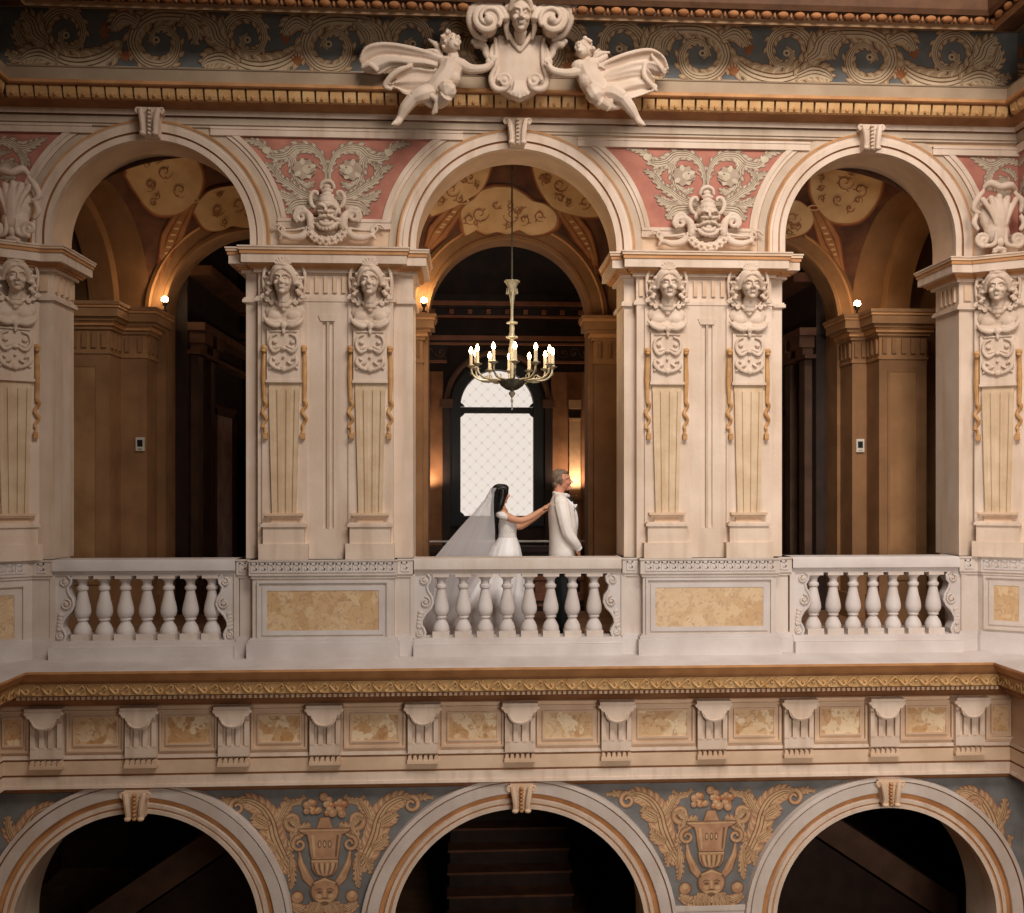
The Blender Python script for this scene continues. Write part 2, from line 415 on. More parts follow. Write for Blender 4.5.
# --- top cornice over the painted frieze
prof = [(0, 20, 0), (.06, 19.5, 0), (.08, 18.6, 1), (.54, 18.2, 1), (.56, 18, 0), (.57, 12.8, 0), (.60, 12.4, 2), (.61, 4, 2), (.66, 3, 2), (.67, 1, 1), (.68, -1, 1), (.69, -3, 2), (.70, -12, 1), (.70, -30, 1)]
mb = course('c', prof, None)
def bead(c, ax):
    mb.ell(c, (.055, .035, .033) if ax == 0 else (.035, .055, .033), None, 10, 6, 3)
zb = PZ(8, -.63); nb = 58; wb = (XR-XL-1.0)/nb
for i in range(nb):
    if abs(XL+.5+wb*(i+.5)-PX(519)) < .56: continue
    bead((XL+.5+wb*(i+.5), -.63, zb), 0)
    mb.ell((XL+.5+wb*i, -.62, zb), (.014, .02, .03), None, 6, 4, 3)
for sd in (-1, 1):
    for i in range(14): bead(((XL if sd < 0 else XR)-sd*.63, -.7-wb*(i+.5), zb), 1)
DKB = mat('dark_brown_moulding', (104, 70, 46), (84, 56, 36), 5, .7, bump=.1)
struct(mb.build('trim_2', [mat('cornice_lip', (176, 140, 104), (156, 120, 86), 5, .7), DKB, DKB, mat('cornice_bead', (168, 112, 68), (140, 90, 52), 6, .7)]))
# --- ledge between the storeys
prof = [(.10, 639, 0), (.10, 653.9, 0), (.24, 656.4, 0), (.56, 666.4, 0), (.575, 667.2, 1), (.575, 669.6, 1), (.56, 671, 1), (.52, 675, 1), (.50, 676.6, 2), (.49, 678.6, 2), (.465, 679.2, 3), (.455, 690.6, 3), (.43, 691, 2), (.40, 691.4, 2), (.40, 695, 2), (.34, 695.6, 2), (.28, 699, 2), (.22, 700.5, 4), (.17, 701.5, 4),
        (.17, 748.5, 4), (.20, 749, 5), (.205, 752.6, 5), (.185, 753.2, 2), (.185, 754, 2), (.20, 754.6, 4), (.20, 767.5, 4), (.185, 768, 2), (.185, 769, 2), (.20, 769.6, 5), (.205, 778, 5), (.22, 778.5, 5), (.225, 781.5, 5), (.19, 782, 2), (.17, 784.4, 2), (.10, 785.5, 2)]
mb = course('c', prof, None)
# scrolled leaf band
zc0, zc1 = PZ(690.2, -.46), PZ(679.6, -.46); hh = (zc1-zc0)/2; zm = (zc0+zc1)/2
nn = 92; wq = (XR-XL-.92)/nn
for i in range(nn):
    cx = XL+.46+wq*(i+.5); s = 1 if i % 2 else -1
    pts = [(cx-wq*.5, -.468, zm-s*hh*.7), (cx-wq*.15, -.475, zm+s*hh*.2), (cx+wq*.2, -.478, zm+s*hh*.75), (cx+wq*.42, -.475, zm+s*hh*.2), (cx+wq*.22, -.47, zm-s*hh*.1)]
    stube(mb, pts, [.006, .013, .012, .009, .012], 3, 6, 3)
    mb.ell((cx-wq*.2, -.468, zm-s*hh*.75), (.02, .012, .014), (0, s*.6, 0), 6, 4, 3)
for sd in (-1, 1):
    X = XL if sd < 0 else XR
    for i in range(24):
        cy = -.46-wq*(i+.5); s = 1 if i % 2 else -1
        stube(mb, [(X-sd*.47, cy+wq*.5, zm-s*hh*.7), (X-sd*.477, cy, zm+s*hh*.6), (X-sd*.475, cy-wq*.4, zm)], [.007, .013, .01], 3, 6, 3)
zd0, zd1 = PZ(694.6, -.42), PZ(691.6, -.42); nd = 190; wd = (XR-XL-.84)/nd
for i in range(nd):
    x = XL+.42+wd*i; mb.box(x, x+wd*.55, -.425, -.39, zd0, zd1, 4)
struct(mb.build('trim_3', [WHITE, OCHRE, BROWN, EGG, STONE2, STONE]))
# --- gallery floor, lower hall floor, rear hall floor
zfl = 0.0
mb = MB(); mb.box(-7.2, 7.2, -.04, 2.75, -.16, 0); struct(mb.build('floor', FLOORM))
mb = MB(); mb.box(-7.2, 7.2, -3.2, 9, -4.6, -4.5); struct(mb.build('floor_lower', FLOORM))
mb = MB(); mb.box(-7.2, 7.2, 2.75, 9.2, -.42, -.3); struct(mb.build('floor_rear', DARKW))
# ------------------------------------------------------------ gallery behind the arcade
YB = 2.28
BAR = [(-3.14, 3.71, 1.06), (0.0, 3.71, 1.0), (3.12, 3.71, 1.06)]
def bz(cz): return cz
mb = MB(); mb.prism(arcade_outline(-7.2, 7.2, 0, 5.6, BAR), YB, YB+.4)
struct(mb.build('wall_gallery', GALW))
for i, (cx, cz, R) in enumerate(BAR):
    mb = MB()
    mb.arch([(R+.24, YB+.02, 0), (R+.24, YB-.05, 0), (R+.19, YB-.07, 1), (R+.17, YB-.05, 0), (R+.05, YB-.04, 1), (R+.03, YB-.06, 0), (R-.01, YB-.06, 0), (R-.01, YB+.02, 0)], cx, cz, 36)
    o = mb.build('arch_surround', [GALW2, OCHRE])
    tag(o, ['shadowed plaster arch surround at the back of the left gallery bay', 'warm plaster arch surround behind the chandelier', 'shadowed plaster arch surround at the back of the right gallery bay'][i], 'arch', 'arch surrounds at the back of the gallery')
# piers and pilasters at the back of the gallery
def stack(mb, plan, steps):
    for d, z0, z1, mi in steps: mb.prismz(offset(plan, d), z0, z1, mi)
def gallery_pier(plan, label, panel=None):
    c = (sum(p[0] for p in plan)/len(plan), sum(p[1] for p in plan)/len(plan), 0)
    t = thing('gallery_pier', label, 'pier', c, 'plaster piers at the back of the gallery')
    a = MB(); a.prismz(plan, 0.0, 3.14); a.prismz(offset(plan, .03), 0, .3)
    if panel:
        x0, x1, y = panel
        for q in ((x0, x0+.03), (x1-.03, x1)): a.box(q[0], q[1], y-.012, y+.02, .53, 2.99, 0)
        a.box(x0, x1, y-.012, y+.02, 2.99, 3.02, 0); a.box(x0, x1, y-.012, y+.02, .5, .53, 0)
        a.box(x0+.03, x1-.03, y-.004, y+.02, .53, 2.99, 1)
    a.build('shaft', [GALW, GALW2], t)
    a = MB(); stack(a, plan, [(.015, 3.14, 3.17, 0), (.0, 3.17, 3.42, 0)])
    for k in range(len(plan)):
        p, q = Vector(plan[k]), Vector(plan[(k+1) % len(plan)]); L = (q-p).length; nrm = Vector(((q-p).y, -(q-p).x)).normalized()
        if L < .15: continue
        m_ = max(2, int(L/.11))
        for j in range(m_):
            c0 = p+(q-p)*((j+.5)/m_)
            for sg in (1,): a.box(c0.x-.025, c0.x+.025, c0.y-.025, c0.y+.025, 3.21, 3.39, 1)
    a.build('necking', [GALW2, GALW], t)
    a = MB(); stack(a, plan, [(.03, 3.42, 3.46, 0), (.06, 3.46, 3.51, 1), (.10, 3.51, 3.55, 0), (.14, 3.55, 3.65, 0), (.155, 3.65, 3.68, 1), (.17, 3.68, 3.72, 0)])
    a.build('capital', [GALW2, OCHRE], t)
    return t
gallery_pier([(-6.6, 1.5), (-4.6, 1.5), (-4.6, 1.88), (-4.3, 1.88), (-4.3, YB-.01), (-6.6, YB-.01)], 'shadowed stepped plaster pier seen through the left arch', (-5.06, -4.72, 1.5))
gallery_pier([(4.40, 1.5), (4.98, 1.5), (4.98, YB-.01), (4.22, YB-.01), (4.22, 1.88), (4.40, 1.88)], 'warm stepped plaster pier seen through the right arch', (4.50, 4.88, 1.5))
for s in (-1, 1):
    q = sorted([s*1.06, s*2.04])
    gallery_pier([(q[0], YB-.12), (q[1], YB-.12), (q[1], YB-.01), (q[0], YB-.01)], 'plaster pilaster at the gallery back, behind the %s herm pier' % ('left' if s < 0 else 'right'))
# vaults
VZ = 3.75
def vaultz(x, y, cx):
    hw = 1.25+(.32*(YB-y) if (cx < -1 and x < cx) or (cx > 1 and x > cx) else 0)
    dx = max(-1, min(1, (x-cx)/hw)); dy = max(-1, min(1, (y-1.39)/.90))
    A = 1.42*sqrt(max(0, 1-dy*dy)); B = (1.0 if dy > 0 else 1.0+.36*min(1, -dy*1.2))*sqrt(max(0, 1-abs(dx)**2.3))
    return VZ+sqrt(A*A+B*B)*.985
def vray(px, py, cx, off=0.0):
    d = ray(px, py); y = YB-.02; 
    t = (y-CAM.y)/d.y; p = CAM+d*t
    if p.z > vaultz(p.x, y, cx):          # above the back edge: march towards the eye
        while y > .5:
            y -= .01; p = CAM+d*((y-CAM.y)/d.y)
            if p.z <= vaultz(p.x, y, cx):
                a, b = y, y+.01
                for _ in range(12):
                    y = (a+b)/2; p = CAM+d*((y-CAM.y)/d.y)
                    if p.z <= vaultz(p.x, y, cx): a = y
                    else: b = y
                break
    return p - d.normalized()*(off+.012)
VCX = [-3.14, 0.0, 3.12]
for i, cx in enumerate(VCX):
    mb = MB(); rows = []
    for a in range(41):
        y = .49+(YB-.49)*a/40
        e0 = .32*(YB-y) if cx < -1 else 0; e1 = .32*(YB-y) if cx > 1 else 0
        xs_ = [cx-1.25-e0+(2.5+e0+e1)*b/40 for b in range(41)]; rows.append([(x, y, vaultz(x, y, cx)) for x in xs_])
    mb.grid(rows); 
    rows = [[(x, y, z+.12) for x, y, z in r] for r in rows]; mb.grid(rows)
    struct(mb.build('ceiling_vault_%d' % (i+1), VBASE))
# transverse arches between the bays
def transverse(x0, x1, sx, label):
    mb = MB(); n = 36
    for (ry, rz, xa, xb, mi) in ((.90, 1.42, x0, x0+(x1-x0)*.55, 0), (.80, 1.30, x0+(x1-x0)*.55, x1, 1)):
        rows = []
        for k in range(n+1):
            a = PI*k/n; y, z = 1.39-ry*cos(a), VZ-.04+rz*sin(a)
            rows.append([(xa, y, z), (xb, y, z), (xb, 1.39-(ry+.12)*cos(a), VZ-.04+(rz+.3)*sin(a)), (xa, 1.39-(ry+.12)*cos(a), VZ-.04+(rz+.3)*sin(a)), (xa, y, z)])
        if sx: rows = [[(x+sx*.32*(YB-y), y, z) for x, y, z in r] for r in rows]
        mb.grid(rows, mi)
    tag(mb.build('transverse_arch', [GALW, GALW2]), label, 'arch', 'transverse arches of the gallery')
transverse(-4.39, -5.05, -1, 'shadowed transverse arch on the far left, above the stepped pier')
transverse(-1.89, -1.25, 0, 'transverse arch band between the left and middle vaults')
transverse(1.25, 1.87, 0, 'transverse arch band between the middle and right vaults')
transverse(4.37, 5.05, 1, 'warm lit transverse arch on the far right, beside the spot lamp')
mb = MB(); mb.box(-6.9, -6.8, .3, YB, 0, 6); mb.box(6.8, 6.9, .3, YB, 0, 6)
mb.box(-7, 7, .5, 2.7, 5.7, 5.8)
struct(mb.build('ceiling', DARKW2))
# ------------------------------------------------------------ rear hall
YF = 5.74
sF = 1000/(1000/K+YF)
def fx(px): return P(px, HY, YF).x
def fz(py): return P(500, py, YF).z
zA, zS, zT = fz(516), fz(406), fz(370)
wx0, wx1 = fx(460.5), fx(533.5); wcx = (wx0+wx1)/2; wr = (wx1-wx0)/2
mb = MB()                                   # far wall with the window opening
rise = zT-zS; Rw = (wr*wr+rise*rise)/(2*rise); wcz = zT-Rw; aw = math.asin(wr/Rw)
seg = [(wcx+Rw*sin(-aw+2*aw*k/24), wcz+Rw*cos(-aw+2*aw*k/24)) for k in range(25)]
ol = [(-7, -.4), (wx0-.1, -.4), (wx0-.1, zA-.1)]
out = [(-7, -.35), (7, -.35), (7, 7), (-7, 7)]
mb.box(-7, wx0, YF, YF+.3, -.35, 7); mb.box(wx1, 7, YF, YF+.3, -.35, 7); mb.box(wx0, wx1, YF, YF+.3, -.35, zA)
mb.prism([(wx0, zS)]+seg+[(wx1, zS), (wx1, 7), (wx0, 7)], YF, YF+.3)
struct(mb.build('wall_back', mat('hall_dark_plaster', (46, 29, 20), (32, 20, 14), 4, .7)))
mb = MB(); mb.box(wx0-.02, wx1+.02, YF+.05, YF+.14, fz(413), fz(407)); 
fr = .1
mb.box(wx0-.16, wx0, YF-.06, YF+.02, zA-.16, zS); mb.box(wx1, wx1+.16, YF-.06, YF+.02, zA-.16, zS); mb.box(wx0-.16, wx1+.16, YF-.07, YF+.02, zA-.16, zA)
mb.prism([(wx0-.16, zS)]+[(wcx+(Rw+.16)*sin(-aw*1.15+2.3*aw*k/24), wcz+(Rw+.16)*cos(-aw*1.15+2.3*aw*k/24)) for k in range(25)]+[(wx1+.16, zS), (wx1, zS)]+seg[::-1]+[(wx0, zS)], YF-.06, YF+.02)
for sx in (0, 1):                            # notched corner blocks
    x = wx0 if sx == 0 else wx1; d = .055 if sx == 0 else -.055
    for z, dz in ((zA, .055), (fz(413), -.055), (fz(406.5), .055)): mb.prism([(x, z), (x+d*1.2, z), (x+d*.8, z+dz*.6), (x, z+dz*1.2)] , YF+.02, YF+.12)
w = struct(mb.build('window_1', BLACK))
a = MB(); a.box(wx0, wx1, YF+.15, YF+.17, zA, fz(410)); a.build('pane', PANE, w)
a = MB(); a.prism([(wx0, fz(410))]+seg+[(wx1, fz(410))], YF+.15, YF+.17); a.build('pane', PANE, w)
mb = MB()
ax0, ax1 = fx(444), fx(551); ac = (ax0+ax1)/2; ar = (ax1-ax0)/2; az = fz(404)
mb.arch([(ar, YF-.10, 0), (ar, YF+.01, 0), (ar-.08, YF+.01, 0), (ar-.08, YF-.07, 1), (ar-.04, YF-.1, 1)], ac, az, 36)
for x in (ax0, ax1):
    mb.box(x-.05 if x == ax0 else x-.14, x+.14 if x == ax0 else x+.05, YF-.14, YF+.01, fz(408), fz(400), 1)
    mb.box(x-.02 if x == ax0 else x-.10, x+.10 if x == ax0 else x+.02, YF-.08, YF+.01, -.35, fz(408), 0)
tag(mb.build('window_arch', [DARKW, DARKW2]), 'dark wooden arch with pilasters round the bright frosted window', 'arch')
RIM = mat('red_brown_moulding', (150, 92, 60), (124, 74, 48), 5, .5)
mb = MB()
def band(p0, p1, d, mi): mb.box(-5, 5, YF-d, YF+.01, fz(p1), fz(p0), mi)
band(296, 305, .12, 0); band(305, 309, .34, 1); band(309, 311.5, .3, 0); band(311.5, 318, .2, 0); band(318, 320, .24, 1); band(337.5, 342, .2, 1); band(342, 345, .14, 0); band(344.5, 346, .18, 1)
for k in range(-40, 41):
    mb.box(k*.29-.035+.1, k*.29+.035+.1, YF-.30, YF-.19, fz(316.5), fz(312.5), 1)
struct(mb.build('trim_4', [DARKW, RIM]))
# carved gilt brackets at both sides of the far window
def frieze_piece(x0, x1, label):
    t = thing('carved_frieze', label, 'frieze', ((x0+x1)/2, YF-.1, fz(362)), 'carved friezes of the dark hall')
    a = MB(); a.box(x0, x1, YF-.06, YF+.01, fz(361), fz(345)); a.build('ground', DARKW, t)
    a = MB(); n = int((x1-x0)/.16)
    for k in range(n):
        c = x0+(x1-x0)*(k+.5)/n; z = fz(353.5)
        sp = spiral((c, z), .085, .02, PI*(k % 2), 1.1, 14); a.tube([(q[0], YF-.08, q[1]) for q in sp], [.012]*15, 6)
        a.ell((c, YF-.08, z), (.024, .02, .024), None, 8, 5)
    a.build('carving', mat('dull_gilt_carving', (120, 92, 70), (90, 66, 50), 9, .5), t)
    a = MB(); a.box(x0+.02, x1, YF-.12, YF, fz(363.4), fz(361.4)); a.build('gilt_edge', RIM, t)
frieze_piece(fx(421), fx(447), 'gilt carved frieze left of the chandelier in the dark hall')
frieze_piece(fx(547), fx(600), 'gilt carved frieze right of the chandelier in the dark hall')
# lit pilasters with uplights
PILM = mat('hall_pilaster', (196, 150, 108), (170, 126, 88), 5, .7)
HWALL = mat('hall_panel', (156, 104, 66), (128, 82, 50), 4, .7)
def uplit(xc, x0, x1, side):
    t = thing('wall_pilaster', 'pale pilaster glowing above the uplight %s' % side, 'pilaster', (xc, YF-.1, fz(545)), 'uplit pilasters of the dark hall')
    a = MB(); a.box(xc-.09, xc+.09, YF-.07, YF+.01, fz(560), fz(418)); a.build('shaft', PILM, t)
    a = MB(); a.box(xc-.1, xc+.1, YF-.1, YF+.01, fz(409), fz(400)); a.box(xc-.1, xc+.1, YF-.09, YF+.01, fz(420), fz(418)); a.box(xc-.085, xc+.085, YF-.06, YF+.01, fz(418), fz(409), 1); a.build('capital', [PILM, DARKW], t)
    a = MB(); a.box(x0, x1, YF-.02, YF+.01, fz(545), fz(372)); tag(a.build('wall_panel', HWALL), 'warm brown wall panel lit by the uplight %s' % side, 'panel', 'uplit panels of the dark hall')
    u = thing('uplight', 'small bowl uplight on the wall %s' % side, 'lamp', (xc, YF-.2, fz(502)), 'bowl uplights of the dark hall')
    a = MB(); a.lathe([(.02, -.07), (.05, -.06), (.075, -.035), (.085, 0), (.085, .02), (.075, .02), (.06, -.01), (.03, -.03)], (xc, YF-.3, fz(497)), 18); a.build('bowl', PILM, u)
    a = MB(); a.ell((xc, YF-.3, fz(497)), (.03, .03, .02)); a.build('bulb', emit('uplight_bulb_'+side.split()[-1], (255, 205, 140), 12), u)
    a = MB(); a.box(xc-.02, xc+.02, YF-.24, YF-.06, fz(502), fz(499)); a.build('arm', BRASS, u)
    l = bpy.data.lights.new('uplight_lamp', 'SPOT'); l.energy = UPL; l.color = (1, .84, .66); l.spot_size = 2.7; l.spot_blend = .5; l.shadow_soft_size = .04
    q = bpy.data.objects.new('uplight_lamp', l); COL.objects.link(q); q.location = (xc+.0, YF-.34, fz(493)); q.rotation_euler = (PI, 0, 0)
UPL = 50
uplit(fx(574.5), fx(551), fx(600), 'right of the groom')
uplit(fx(423.5), fx(405), fx(443), 'left of the bride')
# dark stair balustrade behind the couple
YR = 3.3
def rx(px): return P(px, HY, YR).x
def rz(py): return P(500, py, YR).z
t = thing('stair_railing', 'dark railing with a pale handrail behind the couple', 'railing', (0, YR, 0))
a = MB(); a.tube([(rx(395), YR, rz(541.5)), (rx(625), YR, rz(541.5))], .016, 8); a.build('handrail', IRON, t)
a = MB(); a.box(rx(395), rx(625), YR-.06, YR+.06, rz(575), rz(546)); a.box(rx(395), rx(625), YR-.09, YR+.09, rz(552), rz(547)); a.build('rail', DARKW, t)
RBL = mat('reddish_newel', (150, 100, 76), (120, 78, 58), 8, .5)
for k, px in enumerate((408, 440, 470, 502, 541, 586, 612)):
    a = MB(); x = rx(px)
    a.box(x-.12, x+.12, YR-.1, YR+.1, rz(580), rz(575)); a.box(x-.085, x+.085, YR-.08, YR+.08, rz(593), rz(581)); a.box(x-.12, x+.12, YR-.1, YR+.1, rz(600), rz(593)); a.box(x-.05, x+.05, YR-.05, YR+.05, -.3, rz(599))
    a.build('baluster', RBL, t)
a = MB(); a.box(rx(395), rx(625), YR-.12, YR+.12, -.3, rz(606)); a.build('base', DARKW, t)
# side walls of the rear hall with pilasters and tall openings
GLASSP = mat('pale_rose_curtain', (196, 168, 160), (170, 142, 134), 4, .8)
for s in (-1, 1):
    X = -4.05 if s < 0 else 4.05
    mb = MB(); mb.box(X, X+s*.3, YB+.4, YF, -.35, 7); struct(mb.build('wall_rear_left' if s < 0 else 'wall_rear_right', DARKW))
    for y, lab in ((2.95, 'nearer'), (3.55, 'farther')):
        t = thing('wall_pilaster', '%s tall brown pilaster seen past the %s gallery pier' % (lab, 'left' if s < 0 else 'right'), 'pilaster', (X, y, -.3), 'side wall pilasters of the dark hall')
        a = MB(); a.box(X-s*.10, X+s*.01, y-.11, y+.11, -.3, 3.3); a.build('shaft', mat('side_pilaster_stone', (92, 66, 48), (72, 50, 36), 4, .7), t)
        a = MB(); a.box(X-s*.14, X, y-.15, y+.15, 3.3, 3.45); a.box(X-s*.2, X, y-.2, y+.2, 3.45, 3.6); a.build('capital', DARKW2, t)
        a = MB(); a.box(X-s*.14, X, y-.15, y+.15, -.3, .35); a.build('base', DARKW2, t)
    d = thing('tall_door', 'tall door with a pale curtain seen far back in the %s arch' % ('left' if s < 0 else 'right'), 'door', (X, 4.4, -.3), 'curtained doors of the dark hall')
    a = MB()
    for y0, y1, z0, z1 in ((3.78, 3.9, -.3, 2.7), (4.95, 5.07, -.3, 2.7), (3.78, 5.07, 2.62, 2.75)): a.box(X-s*.07, X+s*.01, y0, y1, z0, z1)
    a.build('door_frame', DARKW2, d)
    a = MB(); rows = [[(X-s*(.03+.012*sin(k*1.9)), 3.9+1.05*k/36, z) for k in range(37)] for z in (-.3, 1.2, 2.62)]; a.grid(rows); a.grid([[(x+s*.025, y, z) for x, y, z in r] for r in rows]); a.build('curtain', GLASSP, d)
    a = MB(); a.box(X-s*.22, X, YB+.4, YF, 3.6, 3.7); a.box(X-s*.15, X, YB+.4, YF, 3.3, 3.35); a.box(X-s*.3, X, YB+.4, YF, 4.3, 4.42)
    struct(a.build('trim_%d' % (5 if s < 0 else 6), DARKW2))
mb = MB(); mb.box(-7, 7, 2.6, 6.1, 6.9, 7.1); struct(mb.build('ceiling_rear', DARKW))
# small wall boxes on the gallery piers
def wallbox(x, y, z, label):
    t = thing('wall_box', label, 'box', (x, y, z))
    a = MB(); a.box(x-.05, x+.05, y-.03, y, z, z+.16); a.build('case', PLAST, t)
    a = MB(); a.box(x-.03, x+.03, y-.034, y-.028, z+.05, z+.13); a.build('window', BLACK, t)
    a = MB(); a.box(x-.025, x+.025, y-.036, y-.028, z+.015, z+.03); a.build('button', BRASS, t)
q = P(838, 452, 1.88); wallbox(4.31, 1.88, q.z, 'small white switch box on the right gallery pier')
q = P(165, 452, YB); wallbox(-4.37, 1.88, q.z, 'small pale switch box on the left gallery pier')
# spot lamps at the vault springings
def spot(px, py, y, label, e):
    c = P(px, py, y)
    t = thing('spot_lamp', label, 'lamp', (c.x, c.y, c.z-.1), 'spot lamps at the vault springings')
    a = MB(); a.lathe([(.03, -.1), (.03, -.085), (.012, -.08), (.012, -.04), (.02, -.035)], c, 10); a.build('stand', BLACK, t)
    a = MB(); a.lathe([(.015, -.035), (.03, -.03), (.034, .0), (.036, .022), (.03, .022), (.026, .0)], c, 14); a.build('housing', BLACK, t)
    a = MB(); a.ell((c.x, c.y-.01, c.z+.04), (.04, .04, .04)); a.build('bulb', SPOT, t)
    l = bpy.data.lights.new('spot_light', 'POINT'); l.energy = e; l.color = (1, .68, .38); l.shadow_soft_size = .05
    o = bpy.data.objects.new('spot_light', l); COL.objects.link(o); o.location = (c.x, c.y-.08, c.z+.10)
SPE = 6
spot(165, 303, 2.10, 'small glowing spot lamp high in the left arch', SPE*.8)
spot(424, 304, 2.10, 'small glowing spot lamp on the capital left of the chandelier', SPE)
spot(857, 307, 1.80, 'small glowing spot lamp high in the right arch', SPE)
# ------------------------------------------------------------ dark lower hall
mb = MB(); mb.box(-7, 7, 6.2, 6.4, -4.5, -.16); mb.box(-7.1, -7, .5, 6.4, -4.5, -.16); mb.box(7, 7.1, .5, 6.4, -4.5, -.16); struct(mb.build('wall_lower_back', DARKW))
t = thing('staircase', 'dark steps rising behind the middle lower arch', 'stairs', (0, 2.6, -4.5))
for k in range(14):
    a = MB(); z = -4.3+.2*k
    y = 2.3+.27*k
    a.box(-.75, .85, y, y+.32, z, z+.17, 0); a.box(-.78, .88, y-.03, y+.32, z+.17, z+.2, 1); a.build('step', [DARKW, DARKW2], t)
for s, x in ((-1, -2.6), (1, 3.1)):
    t = thing('stair_flight', 'sloping dark stair flight behind the %s lower arch' % ('left' if s < 0 else 'right'), 'stairs', (x, 2.4, -4.5), 'stair flights of the lower hall')
    a = MB(); a.prism([(x-s*.4, -2.0), (x+s*2.6, -4.0), (x+s*2.6, -3.6), (x-s*.4, -1.6)], 2.2, 2.5); a.build('stringer', mat('stair_stringer', (92, 64, 46), (74, 50, 36), 4, .7), t)
    a = MB(); a.prism([(x-s*.4, -2.05), (x-s*.4, -4.5), (x+s*2.6, -4.5), (x+s*2.6, -4.05)], 2.3, 2.4); a.build('wall_panel', DARKW, t)
    a = MB(); a.box(x-s*.75, x-s*.4, 2.1, 2.55, -4.5, -1.5); a.box(x-s*.82, x-s*.33, 2.03, 2.62, -1.5, -1.38); a.build('newel', DARKW, t)
# ============================================================ ARCADE FRONT
PLACE3 = ['left', 'middle', 'right']
for i, (cx, cz, R) in enumerate(ARCH):
    mb = MB()
    mb.arch([(R, .05, 0), (R-.012, -.02, 0), (R-.012, -.055, 0), (R+.045, -.06, 0), (R+.05, -.045, 2), (R+.062, -.045, 2), (R+.066, -.065, 0), (R+.12, -.07, 0), (R+.126, -.055, 0), (R+.15, -.06, 0), (R+.158, -.07, 1), (R+.176, -.075, 1), (R+.185, -.05, 3), (R+.19, -.012, 3), (R+.265, -.012, 3), (R+.265, .05, 3)], cx, cz, 56, zfoot=ZC)
    tag(mb.build('arch_surround', [STONE, OCHRE, BROWN, FASC]), ['moulded cream stone arch surround of the upper left opening, darkest of the upper three', 'moulded cream stone arch surround above the couple and chandelier', 'moulded cream stone arch surround of the upper right opening, brightest of the upper three'][i], 'arch', 'upper arch surrounds')
for i, (cx, cz, R) in enumerate(LAR):
    mb = MB(); y = -LP
    mb.arch([(R, .05, 0), (R-.01, y-.03, 0), (R-.01, y-.06, 0), (R+.03, y-.065, 0), (R+.035, y-.05, 1), (R+.05, y-.055, 1), (R+.055, y-.07, 0), (R+.09, y-.075, 0), (R+.095, y-.03, 1), (R+.14, y-.045, 1), (R+.15, y-.075, 2), (R+.155, y-.08, 2), (R+.26, y-.085, 2), (R+.264, y-.07, 3), (R+.272, y-.07, 3), (R+.276, y-.09, 2), (R+.315, y-.085, 2), (R+.32, y+.02, 2)], cx, cz, 64, a0=-.7, a1=PI+.7)
    tag(mb.build('arch_surround', [STONE, OCHRE, PALE, BROWN]), 'broad pale stone arch surround of the lower %s opening' % PLACE3[i], 'arch', 'lower arch surrounds')
def keystone(c, w, h, label, group, m=STONE):
    t = thing('keystone', label, 'keystone', c, group)
    x, y, z = c
    a = MB(); a.prism([(x-w*.30, z), (x+w*.30, z), (x+w*.38, z+h*.8), (x-w*.38, z+h*.8)], y-.08, y+.06); a.prism([(x-w*.44, z+h*.8), (x+w*.44, z+h*.8), (x+w*.44, z+h), (x-w*.44, z+h)], y-.085, y+.06); a.build('block', m, t)
    for s in (-1, 1):
        a = MB(); cxx = x+s*w*.24
        a.tube([(cxx, y-.10, z+h*.04), (cxx, y-.115, z+h*.3), (cxx+s*w*.04, y-.115, z+h*.62), (cxx+s*w*.1, y-.10, z+h*.92)], [w*.1, w*.1, w*.11, w*.1], 8)
        sp = spiral((x+s*w*.44, z+h*.88), w*.12, w*.03, -PI/2, 1.3*s, 16); a.tube([(q[0], y-.09, q[1]) for q in sp], [w*.045]*17, 6)
        a.ell((cxx, y-.115, z+h*.03), (w*.13, .03, h*.09)); a.build('scroll', m, t)
    a = MB()
    for k in range(7): a.ell((x, y-.105, z+h*(.02+.145*k)), (w*.085, .03, h*.07), None, 8, 5)
    a.build('bead_string', OCHRE if m is STONE2 else m, t)
for i, (px, y0, y1) in enumerate(((152.5, 138, 111), (517, 147, 121), (868, 152.5, 127))):
    c = P(px, y0, -.08); keystone(Vector((c.x, -.08, c.z)), .25, (y0-y1)/K, 'scrolled keystone at the crown of the upper %s arch' % PLACE3[i], 'upper keystones')
for i, (px, y0, y1) in enumerate(((138, 816, 790), (521, 808, 783), (887, 802, 778))):
    c = P(px, y0, -.18); keystone(Vector((c.x, -.18, c.z)), .26, (y0-y1)/K, 'gilded scrolled keystone at the crown of the lower %s arch' % PLACE3[i], 'lower keystones', STONE2)
# ------------------------------------------------------------ piers, pedestals, balustrade
ZR = PZ(558, -.12)                                     # top of pedestals and handrails
def P2(px, y): return PX(px, y)
YS, YFR, YBK = -.04, -.12, .48
planL = [(P2(246, YS), YBK), (P2(246, YS), YS), (P2(260, YS), YS), (P2(260, YS), YFR), (P2(394, YS), YFR), (P2(394, YS), YS), (P2(413, YS), YS), (P2(413, YS), YBK)]
planR = [(P2(624, YS), YBK), (P2(624, YS), YS), (P2(635, YS), YS), (P2(635, YS), YFR), (P2(769, YS), YFR), (P2(769, YS), YS), (P2(782, YS), YS), (P2(782, YS), YBK)]
xa = P2(975, YS); ch = .62
planCR = [(P2(959, YS), YBK), (P2(959, YS), YS), (xa, YS), (xa+.02, YS-.06), (XR+.02, YS-.06-ch*(XR-xa)), (XR+.3, YS-.06-ch*(XR-xa)), (XR+.3, YBK)]
xb = P2(35, YS)
planCL = [(P2(53, YS), YBK), (P2(53, YS), YS), (xb, YS), (xb-.02, YS-.06), (XL-.02, YS-.06-ch*(xb-XL)), (XL-.3, YS-.06-ch*(xb-XL)), (XL-.3, YBK)]
